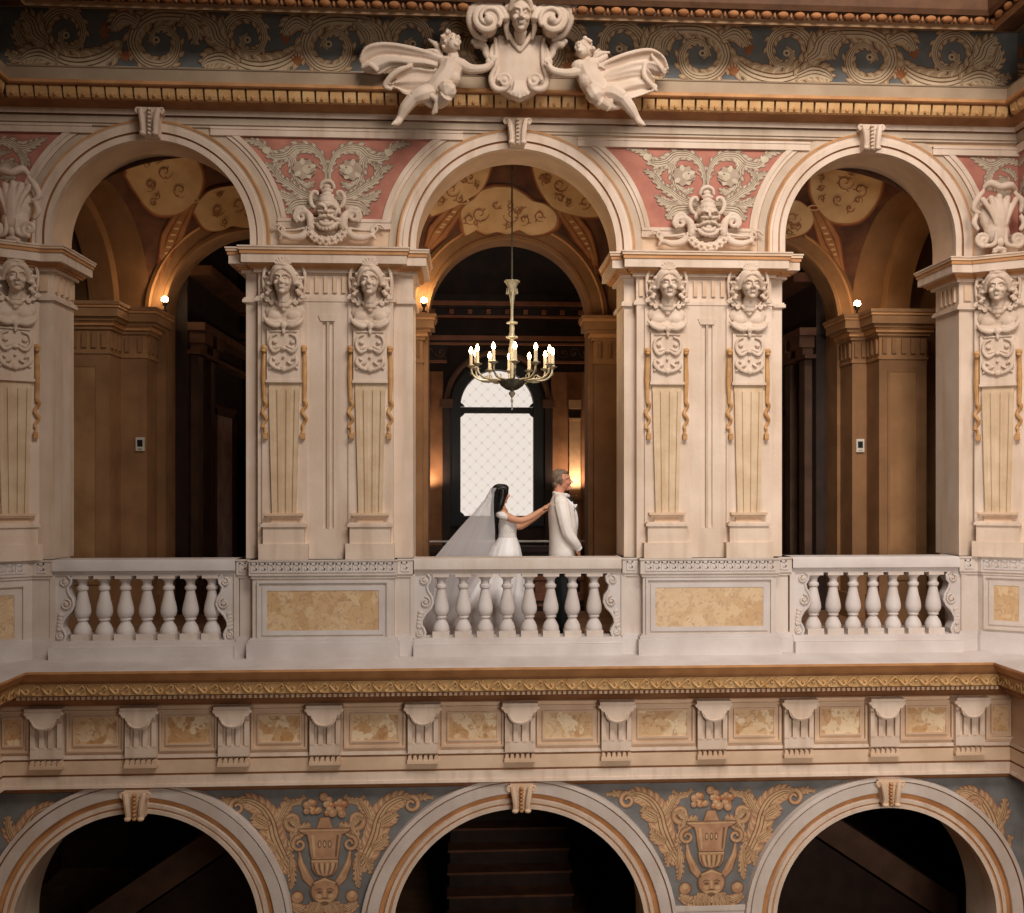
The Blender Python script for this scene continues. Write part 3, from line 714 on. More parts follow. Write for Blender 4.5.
def ribs(a, p, q, z0, z1, n, mi, d=.02):
    p, q = Vector(p), Vector(q); L = (q-p).length
    for j in range(n):
        c = p+(q-p)*((j+.5)/n); a.box(c.x-L/n*.22, c.x+L/n*.22, c.y-d, c.y+d, z0, z1, mi)
def pier(plan, label, groove=None, neck=()):
    c = (sum(p[0] for p in plan)/len(plan), 0, ZR)
    t = thing('stone_pier', label, 'pier', c, 'big stone piers of the arcade')
    a = MB(); zt = ZC-.5
    a.prismz(offset(plan, 0 if not groove else -.001), ZR, zt)
    if groove:
        g0, g1 = groove; x0, x1 = plan[3][0], plan[4][0]; y = YFR-.022; zg0, zg1 = PZ(528, -.14, 517)-.0, PZ(317, -.14, 517)
        gm = (g0+g1)/2
        gl, gr = gm-.055, gm+.055
        a.box(x0, gl, y, YFR+.01, ZR, zt); a.box(gr, x1, y, YFR+.01, ZR, zt); a.box(gl, gr, y, YFR+.01, ZR, zg0); a.box(gl, gr, y, YFR+.01, zg1, zt)
        a.box(gm-.012, gm+.012, y-.004, YFR+.01, zg0, zg1-.04, 1)
        a.prism([(gl-.04, zg1), (gr+.04, zg1), (gr+.015, zg1-.06), (gl-.015, zg1-.06)], y-.012, YFR)
    a.build('shaft', [STONE, FASC], t)
    a = MB(); a.prismz(plan, zt, ZC-.235, 0)
    for p, q, n in neck: ribs(a, p, q, zt+.07, ZC-.27, n, 1)
    a.prismz(offset(plan, .03), zt-.02, zt+.012, 0); a.prismz(offset(plan, .018), zt+.012, zt+.03, 0)
    a.build('necking', [STONE, STONE2], t)
    a = MB(); stack(a, plan, [(.04, ZC-.235, ZC-.205, 0), (.07, ZC-.205, ZC-.185, 1), (.09, ZC-.185, ZC-.16, 1), (.14, ZC-.16, ZC-.075, 0), (.152, ZC-.075, ZC-.04, 1), (.164, ZC-.04, ZC-.015, 2), (.172, ZC-.015, ZC, 0)])
    a.build('capital', [STONE, OCHRE, STONE2], t)
    return t
pier(planL, 'broad grey-beige stone pier with two herm reliefs, left of the couple', (P2(324, -.14), P2(332, -.14)), [(planL[3], planL[4], 15)])
pier(planR, 'broad cream stone pier with two herm reliefs, right of the groom', (P2(703, -.14), P2(711, -.14)), [(planR[3], planR[4], 15)])
pier(planCR, 'bright cream corner pier at the right edge with one herm relief', None, [((planCR[0][0]-.0, planCR[0][1]-.1), (planCR[1][0], planCR[1][1]+.04), 4), (planCR[1], planCR[2], 1)])
pier(planCL, 'shadowed brown corner pier at the left edge with one herm relief', None, [(planCL[0], planCL[1], 4), (planCL[1], planCL[2], 1)])
def meander(a, org, ux, n, u, z0, z1, mi):
    """raised greek key, n repeats of length u along direction ux from org"""
    h = z1-z0; st = h*.17
    def bar(s0, s1, t0, t1):
        c0 = org+ux*(s0*u); c1 = org+ux*(s1*u); nrm = Vector((ux.y, -ux.x, 0))*.008
        v = [c0, c1, c1-nrm*-1, c0-nrm*-1]
        zz0, zz1 = z0+h*t0, z0+h*t1
        a.add([(p.x, p.y, zz0) for p in v]+[(p.x, p.y, zz1) for p in v], [(0,3,2,1),(4,5,6,7),(0,1,5,4),(1,2,6,5),(2,3,7,6),(3,0,4,7)], mi)
    for k in range(n):
        bar(k, k+.16, .1, .9); bar(k, k+.75, .76, .92); bar(k+.6, k+.75, .32, .92); bar(k+.32, k+.75, .32, .46); bar(k+.16, k+1, .08, .2)
def pedestal(plan, label, mfaces, panel, small=False):
    c = (sum(p[0] for p in plan)/len(plan), 0, PZ(641, -.25))
    t = thing('pedestal', label, 'pedestal', c, 'balustrade pedestals under the piers')
    zb, zk0, zk1 = PZ(641, -.25), PZ(574.5, -.22), ZR
    a = MB(); a.prismz(plan, zb-.16, zk0); a.build('body', PALE, t)
    a = MB(); a.prismz(offset(plan, .05), zb-.17, zb+.0); a.prismz(offset(plan, .035), zb, zb+.03); a.prismz(offset(plan, .02), zb+.03, zb+.045); a.build('base', WHITE, t)
    a = MB(); a.prismz(offset(plan, .03), zk0, zk1, 0); a.prismz(offset(plan, .015), zk0-.03, zk0, 0); a.prismz(offset(plan, .04), zk1-.018, zk1, 0)
    off = offset(plan, .03)
    for i, n in mfaces:
        p, q = Vector((*off[i], 0)), Vector((*off[(i+1) % len(off)], 0))
        if p.x > q.x: p, q = q, p
        L = (q-p).length; ux = (q-p).normalized(); m_ = max(1, int((L-.03)/.083)); 
        org = p+ux*((L-m_*.083)/2)
        meander(a, org, ux, m_, .083, zk0+.02, zk1-.022, 1)
    a.build('key_band', [PALE, WHITE], t)
    if panel:
        p0, u, w, py0, py1 = panel            # point on face, direction, width, top/bottom
        z1, z0 = PZ(py0, -.22), PZ(py1, -.22)
        nrm = Vector((u.y, -u.x, 0)); nrm = nrm if nrm.y < 0 else -nrm
        def bx(a, s0, s1, za, zb_, d0, d1, mi=0):
            v = [p0+u*s0+nrm*d0, p0+u*s1+nrm*d0, p0+u*s1+nrm*d1, p0+u*s0+nrm*d1]
            a.add([(q.x, q.y, za) for q in v]+[(q.x, q.y, zb_) for q in v], [(0,3,2,1),(4,5,6,7),(0,1,5,4),(1,2,6,5),(2,3,7,6),(3,0,4,7)], mi)
        a = MB(); f = .045
        for s0, s1, za, zb_ in ((-f, w+f, z1, z1+f), (-f, w+f, z0-f, z0), (-f, 0, z0, z1), (w, w+f, z0, z1)): bx(a, s0, s1, za, zb_, -.01, .012)
        g = f+.05
        for s0, s1, za, zb_ in ((-g, w+g, z1+f+.03, z1+g), (-g, w+g, z0-g, z0-f-.03), (-g, -f-.03, z0-f-.03, z1+f+.03), (w+f+.03, w+g, z0-f-.03, z1+f+.03)): bx(a, s0, s1, za, zb_, -.01, .022)
        a.build('panel_frame', WHITE if not small else PALE, t)
        a = MB(); bx(a, 0, w, z0, z1, -.01, .006); o = a.build('marble_inlay', MARB, t); o['label'] = 'honey coloured breccia marble inlay'
    return t
def pplan(x0, x1, s0, s1): return [(P2(s0, -.1), .25), (P2(s0, -.1), -.10), (P2(x0, -.2), -.10), (P2(x0, -.2), -.2), (P2(x1, -.2), -.2), (P2(x1, -.2), -.10), (P2(s1, -.1), -.10), (P2(s1, -.1), .25)]
pl = pplan(252.5, 394, 240, 410); X = Vector((1, 0, 0))
pedestal(pl, 'grey stone pedestal with long marble inlay, left of the couple', [(3, 18), (5, 2), (1, 2)], (Vector((P2(267, -.2), -.2, 0)), X, P2(379, -.2)-P2(267, -.2), 589.5, 629))
pr = pplan(643, 776, 625, 788)
pedestal(pr, 'pale stone pedestal with long marble inlay, right of the couple', [(3, 18), (5, 2), (1, 2)], (Vector((P2(655, -.2), -.2, 0)), X, P2(763, -.2)-P2(655, -.2), 588.5, 628))
pcr = [(P2(961, -.1), .25), (P2(961, -.1), -.1), (P2(978, -.1), -.1), (P2(980, -.1), -.15), (XR+.05, -.15-ch*(XR+.05-P2(980, -.1))), (XR+.4, -.15-ch*(XR+.05-P2(980, -.1))), (XR+.4, .25)]
u = (Vector((*pcr[4], 0))-Vector((*pcr[3], 0))).normalized()
p0 = Vector((*pcr[3], 0)); s0 = (P2(995.5, -.24)-p0.x)/u.x; s1 = (P2(1017.5, -.30)-p0.x)/u.x
pedestal(pcr, 'bright corner pedestal with small pale marble inlay at the right edge', [(1, 2), (3, 6)], (p0+u*s0, u, s1-s0, 588, 624), True)
pcl = [(P2(50, -.1), .25), (P2(50, -.1), -.1), (P2(32, -.1), -.1), (P2(28, -.1), -.15), (XL-.05, -.15-ch*(P2(28, -.1)-XL+.05)), (XL-.4, -.15-ch*(P2(28, -.1)-XL+.05)), (XL-.4, .25)]
u = (Vector((*pcl[3], 0))-Vector((*pcl[4], 0))).normalized(); p0 = Vector((*pcl[3], 0)); s0 = (P2(-9, -.35)-p0.x)/u.x; s1 = (P2(12.5, -.24)-p0.x)/u.x
pedestal(pcl, 'shadowed corner pedestal with golden marble inlay at the left edge', [(1, 2), (3, 6)], (p0+u*s0, u, s1-s0, 592, 634), True)
BALX = [[82.8,104.6,125.7,147.2,168.8,190.6,212.1], [441.2,463.3,485.1,507.1,529.1,550.7,572.3,594], [813.2,832.9,852.9,872.8,892.8,913,933]]
zb0 = PZ(636.5, -.06); zb1 = PZ(573.5, -.06); HB = zb1-zb0
prof = [(.080,.06),(.084,.072),(.083,.09),(.077,.112),(.064,.14),(.048,.165),(.042,.178),(.042,.188),(.055,.193),(.057,.204),(.052,.214),(.062,.224),(.073,.243),(.079,.265),(.080,.285),(.077,.315),(.069,.355),(.058,.40),(.049,.445),(.043,.475),(.042,.488),(.053,.495),(.058,.51),(.054,.527),(.043,.535),(.041,.56),(.045,.58),(.058,.592),(.074,.61)]
q = HB/.64
t = thing('baluster', '', 'baluster', (0, 0, 0))
a = MB(); a.box(-.085,.085,-.085,.085,0,.06*q); a.build('plinth', PALE, t, True)
a = MB(); a.lathe([(r, z*q) for r, z in prof], (0,0,0), 28); a.build('vase', WHITE, t, True)
a = MB(); a.box(-.08,.08,-.08,.08,.61*q,.64*q); a.build('abacus', PALE, t, True)
bal0 = t; first = True
for i, xs in enumerate(BALX):
    where = ['left balustrade', 'balustrade in front of the couple', 'right balustrade'][i]
    for k, px in enumerate(xs):
        loc = (PX(px, -.02), -.02, zb0); lab = 'vase-shaped stone baluster, %s from the left in the %s' % (ORD[k], where)
        if first: bal0.location = loc; bal0['label'] = lab; bal0['group'] = 'balusters of the three balustrades'; first = False
        else: dup(bal0, loc, lab)
RAILX = [(47, 243), (408, 626), (786, 963)]
for i, (a0, a1) in enumerate(RAILX):
    nm = ['left', 'middle', 'right'][i]; x0, x1 = P2(a0, -.1), P2(a1, -.1)
    if i == 0: x0 = P2(50, -.1)+.03; x1 = pl[0][0]-.04
    if i == 1: x0 = pl[-1][0]+.04; x1 = pr[0][0]-.04
    if i == 2: x0 = pr[-1][0]+.04; x1 = P2(961, -.1)-.03
    a = MB(); z1 = ZR; z0 = PZ(571, -.14)
    a.prismx([(-.13, z0+.01), (-.14, z0+.02), (-.14, z1-.03), (-.13, z1), (.13, z1), (.14, z1-.03), (.14, z0+.02), (.13, z0+.01)], x0, x1); a.box(x0, x1, -.1, .1, zb1, z0+.02)
    tag(a.build('handrail', PALE if i == 1 else WHITE), ['plain stone handrail of the left balustrade', 'plain stone handrail in front of the bride and groom', 'plain stone handrail of the right balustrade'][i], 'handrail', 'stone handrails')
    a = MB(); zz = PZ(641, -.18); a.box(x0, x1, -.14, .12, zz-.01, zb0); a.box(x0, x1, -.16, .12, zz-.03, zz+.012); a.box(x0, x1, -.22, .14, zz-.17, zz-.03)
    tag(a.build('balustrade_base', WHITE), ['long stone base course under the left balustrade', 'long stone base course under the middle balustrade', 'long stone base course under the right balustrade'][i], 'base', 'balustrade base courses')
# scroll brackets closing each run of balusters
t = thing('scroll_bracket', '', 'bracket', (0,0,0), 'scroll brackets beside the pedestals')
a = MB(); H = HB
a.box(-.05, .0, -.09, .09, 0, H); a.build('strip', PALE, t, True)
a = MB(); o = [(0,0),(0,1),(.12,1),(.15,.95),(.145,.88),(.115,.82),(.125,.74),(.165,.64),(.175,.55),(.15,.46),(.10,.38),(.065,.28),(.06,.2),(.085,.14),(.10,.08),(.085,0)]
a.prism([(x, z*H) for x, z in o], -.07, .07)
edge = [(x, -.075, z*H) for x, z in o[2:]]; a.tube(edge, [.014]*len(edge), 6)
a.build('scroll', WHITE, t, True)
for c, r, n_, d in (((.09,.9), .042, 1.3, 1), ((.10,.56), .055, 1.5, -1), ((.045,.07), .036, 1.3, 1)):
    a = MB()
    sp = spiral((c[0], c[1]*H), r, .008, PI/2, n_*d, 22); a.tube([(q_[0], -.08, q_[1]) for q_ in sp], [.011]*23, 6); a.ell((c[0], -.075, c[1]*H), .018)
    a.build('volute', PALE, t, True)
a = MB()
for k in range(5): a.ell((.035+.004*k, -.075, (.18+.055*k)*H), (.03, .016, .022), (0, .5, 0), 8, 5)
a.build('leaf', PALE, t, True)
sb0 = t; SB = [(57, 1, 'left end of the left balustrade'), (235, -1, 'right end of the left balustrade'), (415.5, 1, 'left end of the middle balustrade, by the veil'), (620.5, -1, 'right end of the middle balustrade, behind the groom'), (793, 1, 'left end of the right balustrade'), (959, -1, 'right end of the right balustrade')]
for k, (px, s, lab) in enumerate(SB):
    loc = (PX(px, -.06), -.02, zb0); lab = 'carved stone scroll bracket at the '+lab
    if k == 0: sb0.location = loc; sb0['label'] = lab
    else: dup(sb0, loc, lab, scale=(s, 1, 1))
# ------------------------------------------------------------ frieze brackets and marble inserts
FX = .17
t = thing('frieze_bracket', '', 'bracket', (0,0,0), 'fluted brackets of the lower frieze')
a = MB(); o = [(-.165,.595),(-.165,.52),(-.15,.505),(-.128,.5),(-.122,.475)]+[(-.115*cos(PI*k/12), .47-.085*sin(PI*k/12)) for k in range(13)]+[(.122,.475),(.128,.5),(.15,.505),(.165,.52),(.165,.595)]
a.prism(o, -.12, .02); a.box(-.175,.175,-.13,.02,.575,.6)
for s in (-1, 1): a.tube([(s*.168, -.115, .55), (s*.168, .0, .55)], .022, 8); a.tube([(s*.14, -.115, .512), (s*.14, .0, .512)], .016, 8)
sp = [(-.1*cos(PI*k/12), -.125, .475-.07*sin(PI*k/12)) for k in range(13)]; a.tube(sp, [.007]*13, 5)
a.build('cap', STONE, t, True)
a = MB()
for x0, x1 in ((-.15,-.105),(-.065,-.02),(.02,.065),(.105,.15)): a.box(x0, x1, -.055, .01, .19, .46)
a.box(-.15,.15,-.055,.01,.44,.52); a.box(-.15,.15,-.055,.01,.10,.2); a.box(-.15,.15,-.01,.01,.1,.5)
a.build('fluted_block', STONE, t, True)
a = MB(); a.box(-.155,.155,-.07,.01,0,.03)
for k in range(6):
    c = -.13+.052*k; a.prism([(c-.014,.075),(c+.014,.075),(c+.022,.03),(c-.022,.03)], -.065, .0)
a.build('guttae', STONE2, t, True)
fb0 = t; BX = [46, 140.6, 233.5, 325, 423, 520, 616.5, 712.5, 799, 885, 970]
zg = PZ(761, -.22)
for k, px in enumerate(BX):
    loc = (PX(px, -.25), -FX-.03, zg); lab = 'fluted stone frieze bracket with scalloped cap, %s from the left' % ORD[k]
    if k == 0: fb0.location = loc; fb0['label'] = lab
    else: dup(fb0, loc, lab)
MX = [(-22,22),(75.5,117),(168,210),(259.5,300),(352,398),(449,496.5),(544,592),(638.5,686.5),(735,773),(821,859),(906.5,945),(992,1032)]
for k, (a0, a1) in enumerate(MX):
    x0, x1 = max(PX(a0, -FX), XL+FX+.03), min(PX(a1, -FX), XR-FX-.03); z1, z0 = PZ(712.5, -FX-.01), PZ(738, -FX-.01)
    t = thing('marble_panel', 'framed veined marble panel of the frieze, %s from the left' % ORD[k], 'panel', ((x0+x1)/2, -FX, z0), 'marble panels of the lower frieze')
    a = MB(); a.box(x0, x1, -FX-.012, -FX+.01, z0, z1); a.build('slab', MARB2, t)
    a = MB()
    for f, w_, d in ((.0, .018, .022), (.055, .02, .03)):
        X0, X1, Z0, Z1 = x0-f-w_, x1+f+w_, z0-f-w_, z1+f+w_
        a.box(X0, X1, -FX-d, -FX, Z1-w_, Z1); a.box(X0, X1, -FX-d, -FX, Z0, Z0+w_); a.box(X0, X0+w_, -FX-d, -FX, Z0+w_, Z1-w_); a.box(X1-w_, X1, -FX-d, -FX, Z0+w_, Z1-w_)
    a.build('frame', STONE2, t)
# ============================================================ SCULPTURE
def face(mb, M, beard=False):
    i0 = len(mb.v)
    E = mb.ell
    E((0,.12,.12),(.36,.38,.42)); E((0,-.02,-.12),(.275,.3,.36)); E((0,-.2,-.38),(.11,.1,.09))
    mb.tube([(0,-.29,.14),(0,-.36,.02),(0,-.43,-.09)], [.035,.045,.06], 8)
    for s in (-1,1):
        E((s*.06,-.36,-.11),(.05,.06,.045)); mb.tube([(s*.04,-.3,.16),(s*.17,-.28,.19),(s*.29,-.14,.11)], [.04,.05,.035], 8)
        E((s*.13,-.255,.06),(.065,.05,.04)); E((s*.17,-.22,-.1),(.1,.1,.1)); E((s*.36,.1,0),(.04,.08,.11))
    E((0,-.31,-.2),(.1,.05,.026)); E((0,-.30,-.255),(.085,.05,.03))
    mb.xform(M, i0)
def TM(c, s, rot=(0,0,0)): return Matrix.Translation(Vector(c)) @ Euler(rot).to_matrix().to_4x4() @ Matrix.Scale(s, 4)
# ---- herm pilasters -------------------------------------------------
t = thing('herm_pilaster', '', 'pilaster', (0,0,0), 'female herm reliefs on the piers')
a = MB(); a.box(-.22,.22,-.022,.0,.33,2.52); a.build('back_slab', STONE, t, True)
a = MB(); a.box(-.24,.24,-.10,0,0,.155); a.box(-.20,.20,-.08,0,.155,.32); a.box(-.22,.22,-.10,0,.32,.35); a.box(-.205,.205,-.09,0,.35,.362); a.build('pedestal_block', STONE, t, True)
a = MB(); a.box(-.13,.13,-.04,0,.362,.42); a.box(-.185,.185,-.085,0,.43,.455); a.box(-.17,.17,-.075,0,.415,.43); a.build('foot_moulding', STONE2, t, True)
a = MB(); zb, zt = .455, 1.74
a.add([(-.118,-.045,zb),(.118,-.045,zb),(.118,0,zb),(-.118,0,zb),(-.15,-.045,zt),(.15,-.045,zt),(.15,0,zt),(-.15,0,zt)], [(0,3,2,1),(4,5,6,7),(0,1,5,4),(1,2,6,5),(2,3,7,6),(3,0,4,7)])
for f in (-1,-.36,.36,1):
    w0, w1 = .016, .02
    a.add([(f*.100-w0,-.062,zb),(f*.100+w0,-.062,zb),(f*.100+w0,-.03,zb),(f*.100-w0,-.03,zb),(f*.128-w1,-.062,zt-.07),(f*.128+w1,-.062,zt-.07),(f*.128+w1,-.03,zt-.07),(f*.128-w1,-.03,zt-.07)], [(0,3,2,1),(4,5,6,7),(0,1,5,4),(1,2,6,5),(2,3,7,6),(3,0,4,7)])
a.build('tapered_shaft', SHAFT, t, True)
a = MB(); a.box(-.165,.165,-.065,0,1.75,2.25); a.box(-.175,.175,-.075,0,1.735,1.76)
a.build('chest_panel', STONE, t, True)
a = MB()
for s in (-1,1):
    stube(a, [(s*.02,-.075,2.07),(s*.09,-.085,2.035),(s*.135,-.08,2.10),(s*.12,-.08,2.18),(s*.06,-.08,2.21)], [.014,.02,.016,.013,.01], 4, 8)
    a.ell((s*.085,-.075,2.13),(.026,.018,.022)); a.ell((s*.07,-.075,2.075),(.05,.02,.018),(0,s*.35,0))
    stube(a, [(s*.12,-.075,1.99),(s*.13,-.08,1.93),(s*.09,-.085,1.885),(s*.03,-.085,1.86)], [.012,.022,.02,.016], 4, 8)
    a.ell((s*.1,-.075,1.97),(.03,.016,.014),(0,-s*.7,0)); a.ell((s*.055,-.08,1.925),(.03,.016,.012),(0,s*.6,0))
    a.tube([(s*.10,-.085,1.905),(s*.135,-.075,1.87)], .012, 6)
a.ell((0,-.085,1.865),(.035,.02,.03)); a.ell((0,-.08,1.985),(.014,.014,.014)); a.ell((0,-.085,2.065),(.03,.02,.02))
a.tube([(-.13,-.075,2.235),(.13,-.075,2.235)], .008, 6)
a.build('chest_ornament', SCULP, t, True)
a = MB()                                                   # bust with shoulders, breasts, leaf collar
a.ell((0,-.01,2.44),(.205,.06,.12)); a.ell((0,-.01,2.34),(.19,.05,.12)); a.tube([(0,-.05,2.48),(0,-.07,2.60)], [.07,.062], 10)
for s in (-1,1):
    a.ell((s*.095,-.05,2.385),(.07,.038,.055)); stube(a, [(s*.015,-.07,2.30),(s*.08,-.095,2.285),(s*.15,-.09,2.315),(s*.195,-.06,2.37)], [.016,.028,.026,.012], 4, 8)
    stube(a, [(s*.03,-.08,2.33),(s*.1,-.085,2.325),(s*.17,-.06,2.36)], [.012,.014,.01], 4, 8)
    a.tube([(s*.02,-.085,2.47),(s*.07,-.08,2.51),(s*.13,-.06,2.57)], .012, 6)
a.ell((0,-.08,2.45),(.028,.025,.028)); a.ell((0,-.085,2.29),(.032,.03,.04)); a.ell((0,-.085,2.235),(.02,.02,.035))
for k in range(7): a.ell((-.075+.025*k,-.078-.008*cos((k-3)*.5),2.525-.012*cos((k-3)*.5)),(.013,.013,.013))
sculpt('bust', a, .008, SCULP, t, True, 1)
a = MB(); face(a, TM((0,-.13,2.715), .285)); a.tube([(0,-.07,2.52),(0,-.09,2.62)], [.06,.06], 10)
sculpt('head', a, .006, SCULP, t, True, 1)
a = MB()                                                   # wavy parted hair falling to the shoulders
for s in (-1,1):
    for q, r in ((0,.022),(.022,.022),(.044,.024)):
        stube(a, [(s*.004,-.175+q*1.2,2.83+q*.8),(s*(.05+q*.4),-.18+q*1.3,2.82+q*.7),(s*(.095+q*.5),-.145+q*1.3,2.765+q*.4),(s*(.112+q*.7),-.10+q,2.69)], [r*.8,r,r,r*.9], 5, 8)
    for k in range(8):
        z = 2.79-.032*k; a.ell((s*(.125+.018*sin(k*2.1)+.005*k), -.075-.02*cos(k*2.1), z), (.026,.03,.022))
    for k in range(8):
        z = 2.76-.032*k; a.ell((s*(.165+.014*cos(k*2.3)), -.045, z), (.024,.03,.021))
    for k in range(3):
        sp = spiral((s*(.12+.045*k), 2.515+.03*k), .026, .006, PI/2, 1.2*s, 10); a.tube([(q[0], -.07, q[1]) for q in sp], [.011]*11, 6)
sculpt('hair', a, .006, SCULP, t, True, 1)
a = MB()
for k in range(7):
    an = PI*(k+.5)/7; a.tube([(0,-.12,2.86),(.075*cos(an),-.11,2.885+.065*sin(an))], [.010,.019], 8)
stube(a, [(-.085,-.11,2.855),(0,-.155,2.875),(.085,-.11,2.855)], [.014,.02,.014], 4, 8); a.build('shell_crown', SCULP, t, True)
a = MB()
pts = [(-.195,-.03,2.62),(-.205,-.035,2.72),(-.195,-.035,2.83),(-.15,-.035,2.91),(-.08,-.04,2.93)]
for s in (-1,1): stube(a, [(s*x*-1, y, z) for x, y, z in pts], [.011,.015,.017,.016,.010], 4, 8)
a.build('scrolled_hood', SCULP, t, True)
for s in (-1,1):
    a = MB(); x = s*.195
    a.ell((x,-.05,2.075),(.034,.034,.03)); a.ell((x,-.06,2.045),(.026,.03,.02))
    stube(a, [(x,-.03,2.05),(x+s*.005,-.032,1.8),(x,-.03,1.56)], [.02,.026,.02], 4, 8)
    stube(a, [(x+.018*sin(k*1.3), -.035-.01*cos(k*1.3), 1.56-.03*k) for k in range(10)], [.022,.016], 3, 8)
    stube(a, [(x-s*.005,-.04,1.3),(x-s*.012,-.045,1.24)], [.012,.012], 3, 8); a.box(x-s*.012-.022, x-s*.012+.022, -.07,-.02,1.185,1.235); a.ell((x-s*.012,-.045,1.24),(.024,.028,.016))
    a.build('gilt_ribbon', GOLD, t, True)
herm0 = t
HS = (ZC-.22-ZR)/2.84
HM = [(284.4, YFR, 0, 'female herm relief, left one on the grey-beige pier left of the couple'), (370.5, YFR, 0, 'female herm relief, right one on the pier next to the veil'), (666.5, YFR, 0, 'female herm relief, left one on the pier next to the groom'), (748, YFR, 0, 'female herm relief, right one on the cream pier right of the groom')]
for k, (px, y, rz_, lab) in enumerate(HM):
    loc = (PX(px, y-.05), y-.022, ZR)
    if k == 0: herm0.location = loc; herm0['label'] = lab; herm0.scale = (1, 1, HS)
    else: dup(herm0, loc, lab, rz_)
for pl_, px, lab in ((planCR, 998, 'bright female herm relief on the corner pier at the right edge'), (planCL, 14, 'shadowed female herm relief on the corner pier at the left edge')):
    p, q = Vector(pl_[3]), Vector(pl_[4]); best = min((abs(((p+(q-p)*s/50.).x)-PX(px, (p+(q-p)*s/50.).y)), s) for s in range(51))[1]
    c = p+(q-p)*best/50.; an = math.atan2((q-p).y, (q-p).x)
    if pl_ is planCL: an = math.atan2((p-q).y, (p-q).x)
    dup(herm0, (c.x, c.y-.0, ZR), lab, an)
# ---- px-space helper for unique sculpture ---------------------------
class S2:
    """sculpt in photograph pixels on a plane at depth y; sizes in pixels"""
    def __init__(s, y, k=None): s.y = y; s.mb = MB(); s.k = (10.19+y)/1000.0
    def p(s, x, y, d=0): q = P(x, y, s.y); return (q.x, s.y-d*s.k, q.z)
    def e(s, x, y, r, d=0, rot=None):
        r = (r, r, r) if isinstance(r, (int, float)) else r
        s.mb.ell(s.p(x, y, d), (r[0]*s.k, r[2]*s.k, r[1]*s.k), rot)
    def t(s, pts, rs, n=5, seg=9, flat=1.0):
        stube(s.mb, [s.p(*q) for q in pts], [r*s.k for r in (rs if isinstance(rs, (list, tuple)) else [rs, rs])], n, seg, 0, flat)
    def spi(s, cx, cy, r0, r1, a0, turns, w0, w1, d=0, n=26):
        sp = spiral((cx, cy), r0, r1, a0, turns, n); s.mb.tube([s.p(q[0], q[1], d) for q in sp], [(w0+(w1-w0)*i/n)*s.k for i in range(n+1)], 8)
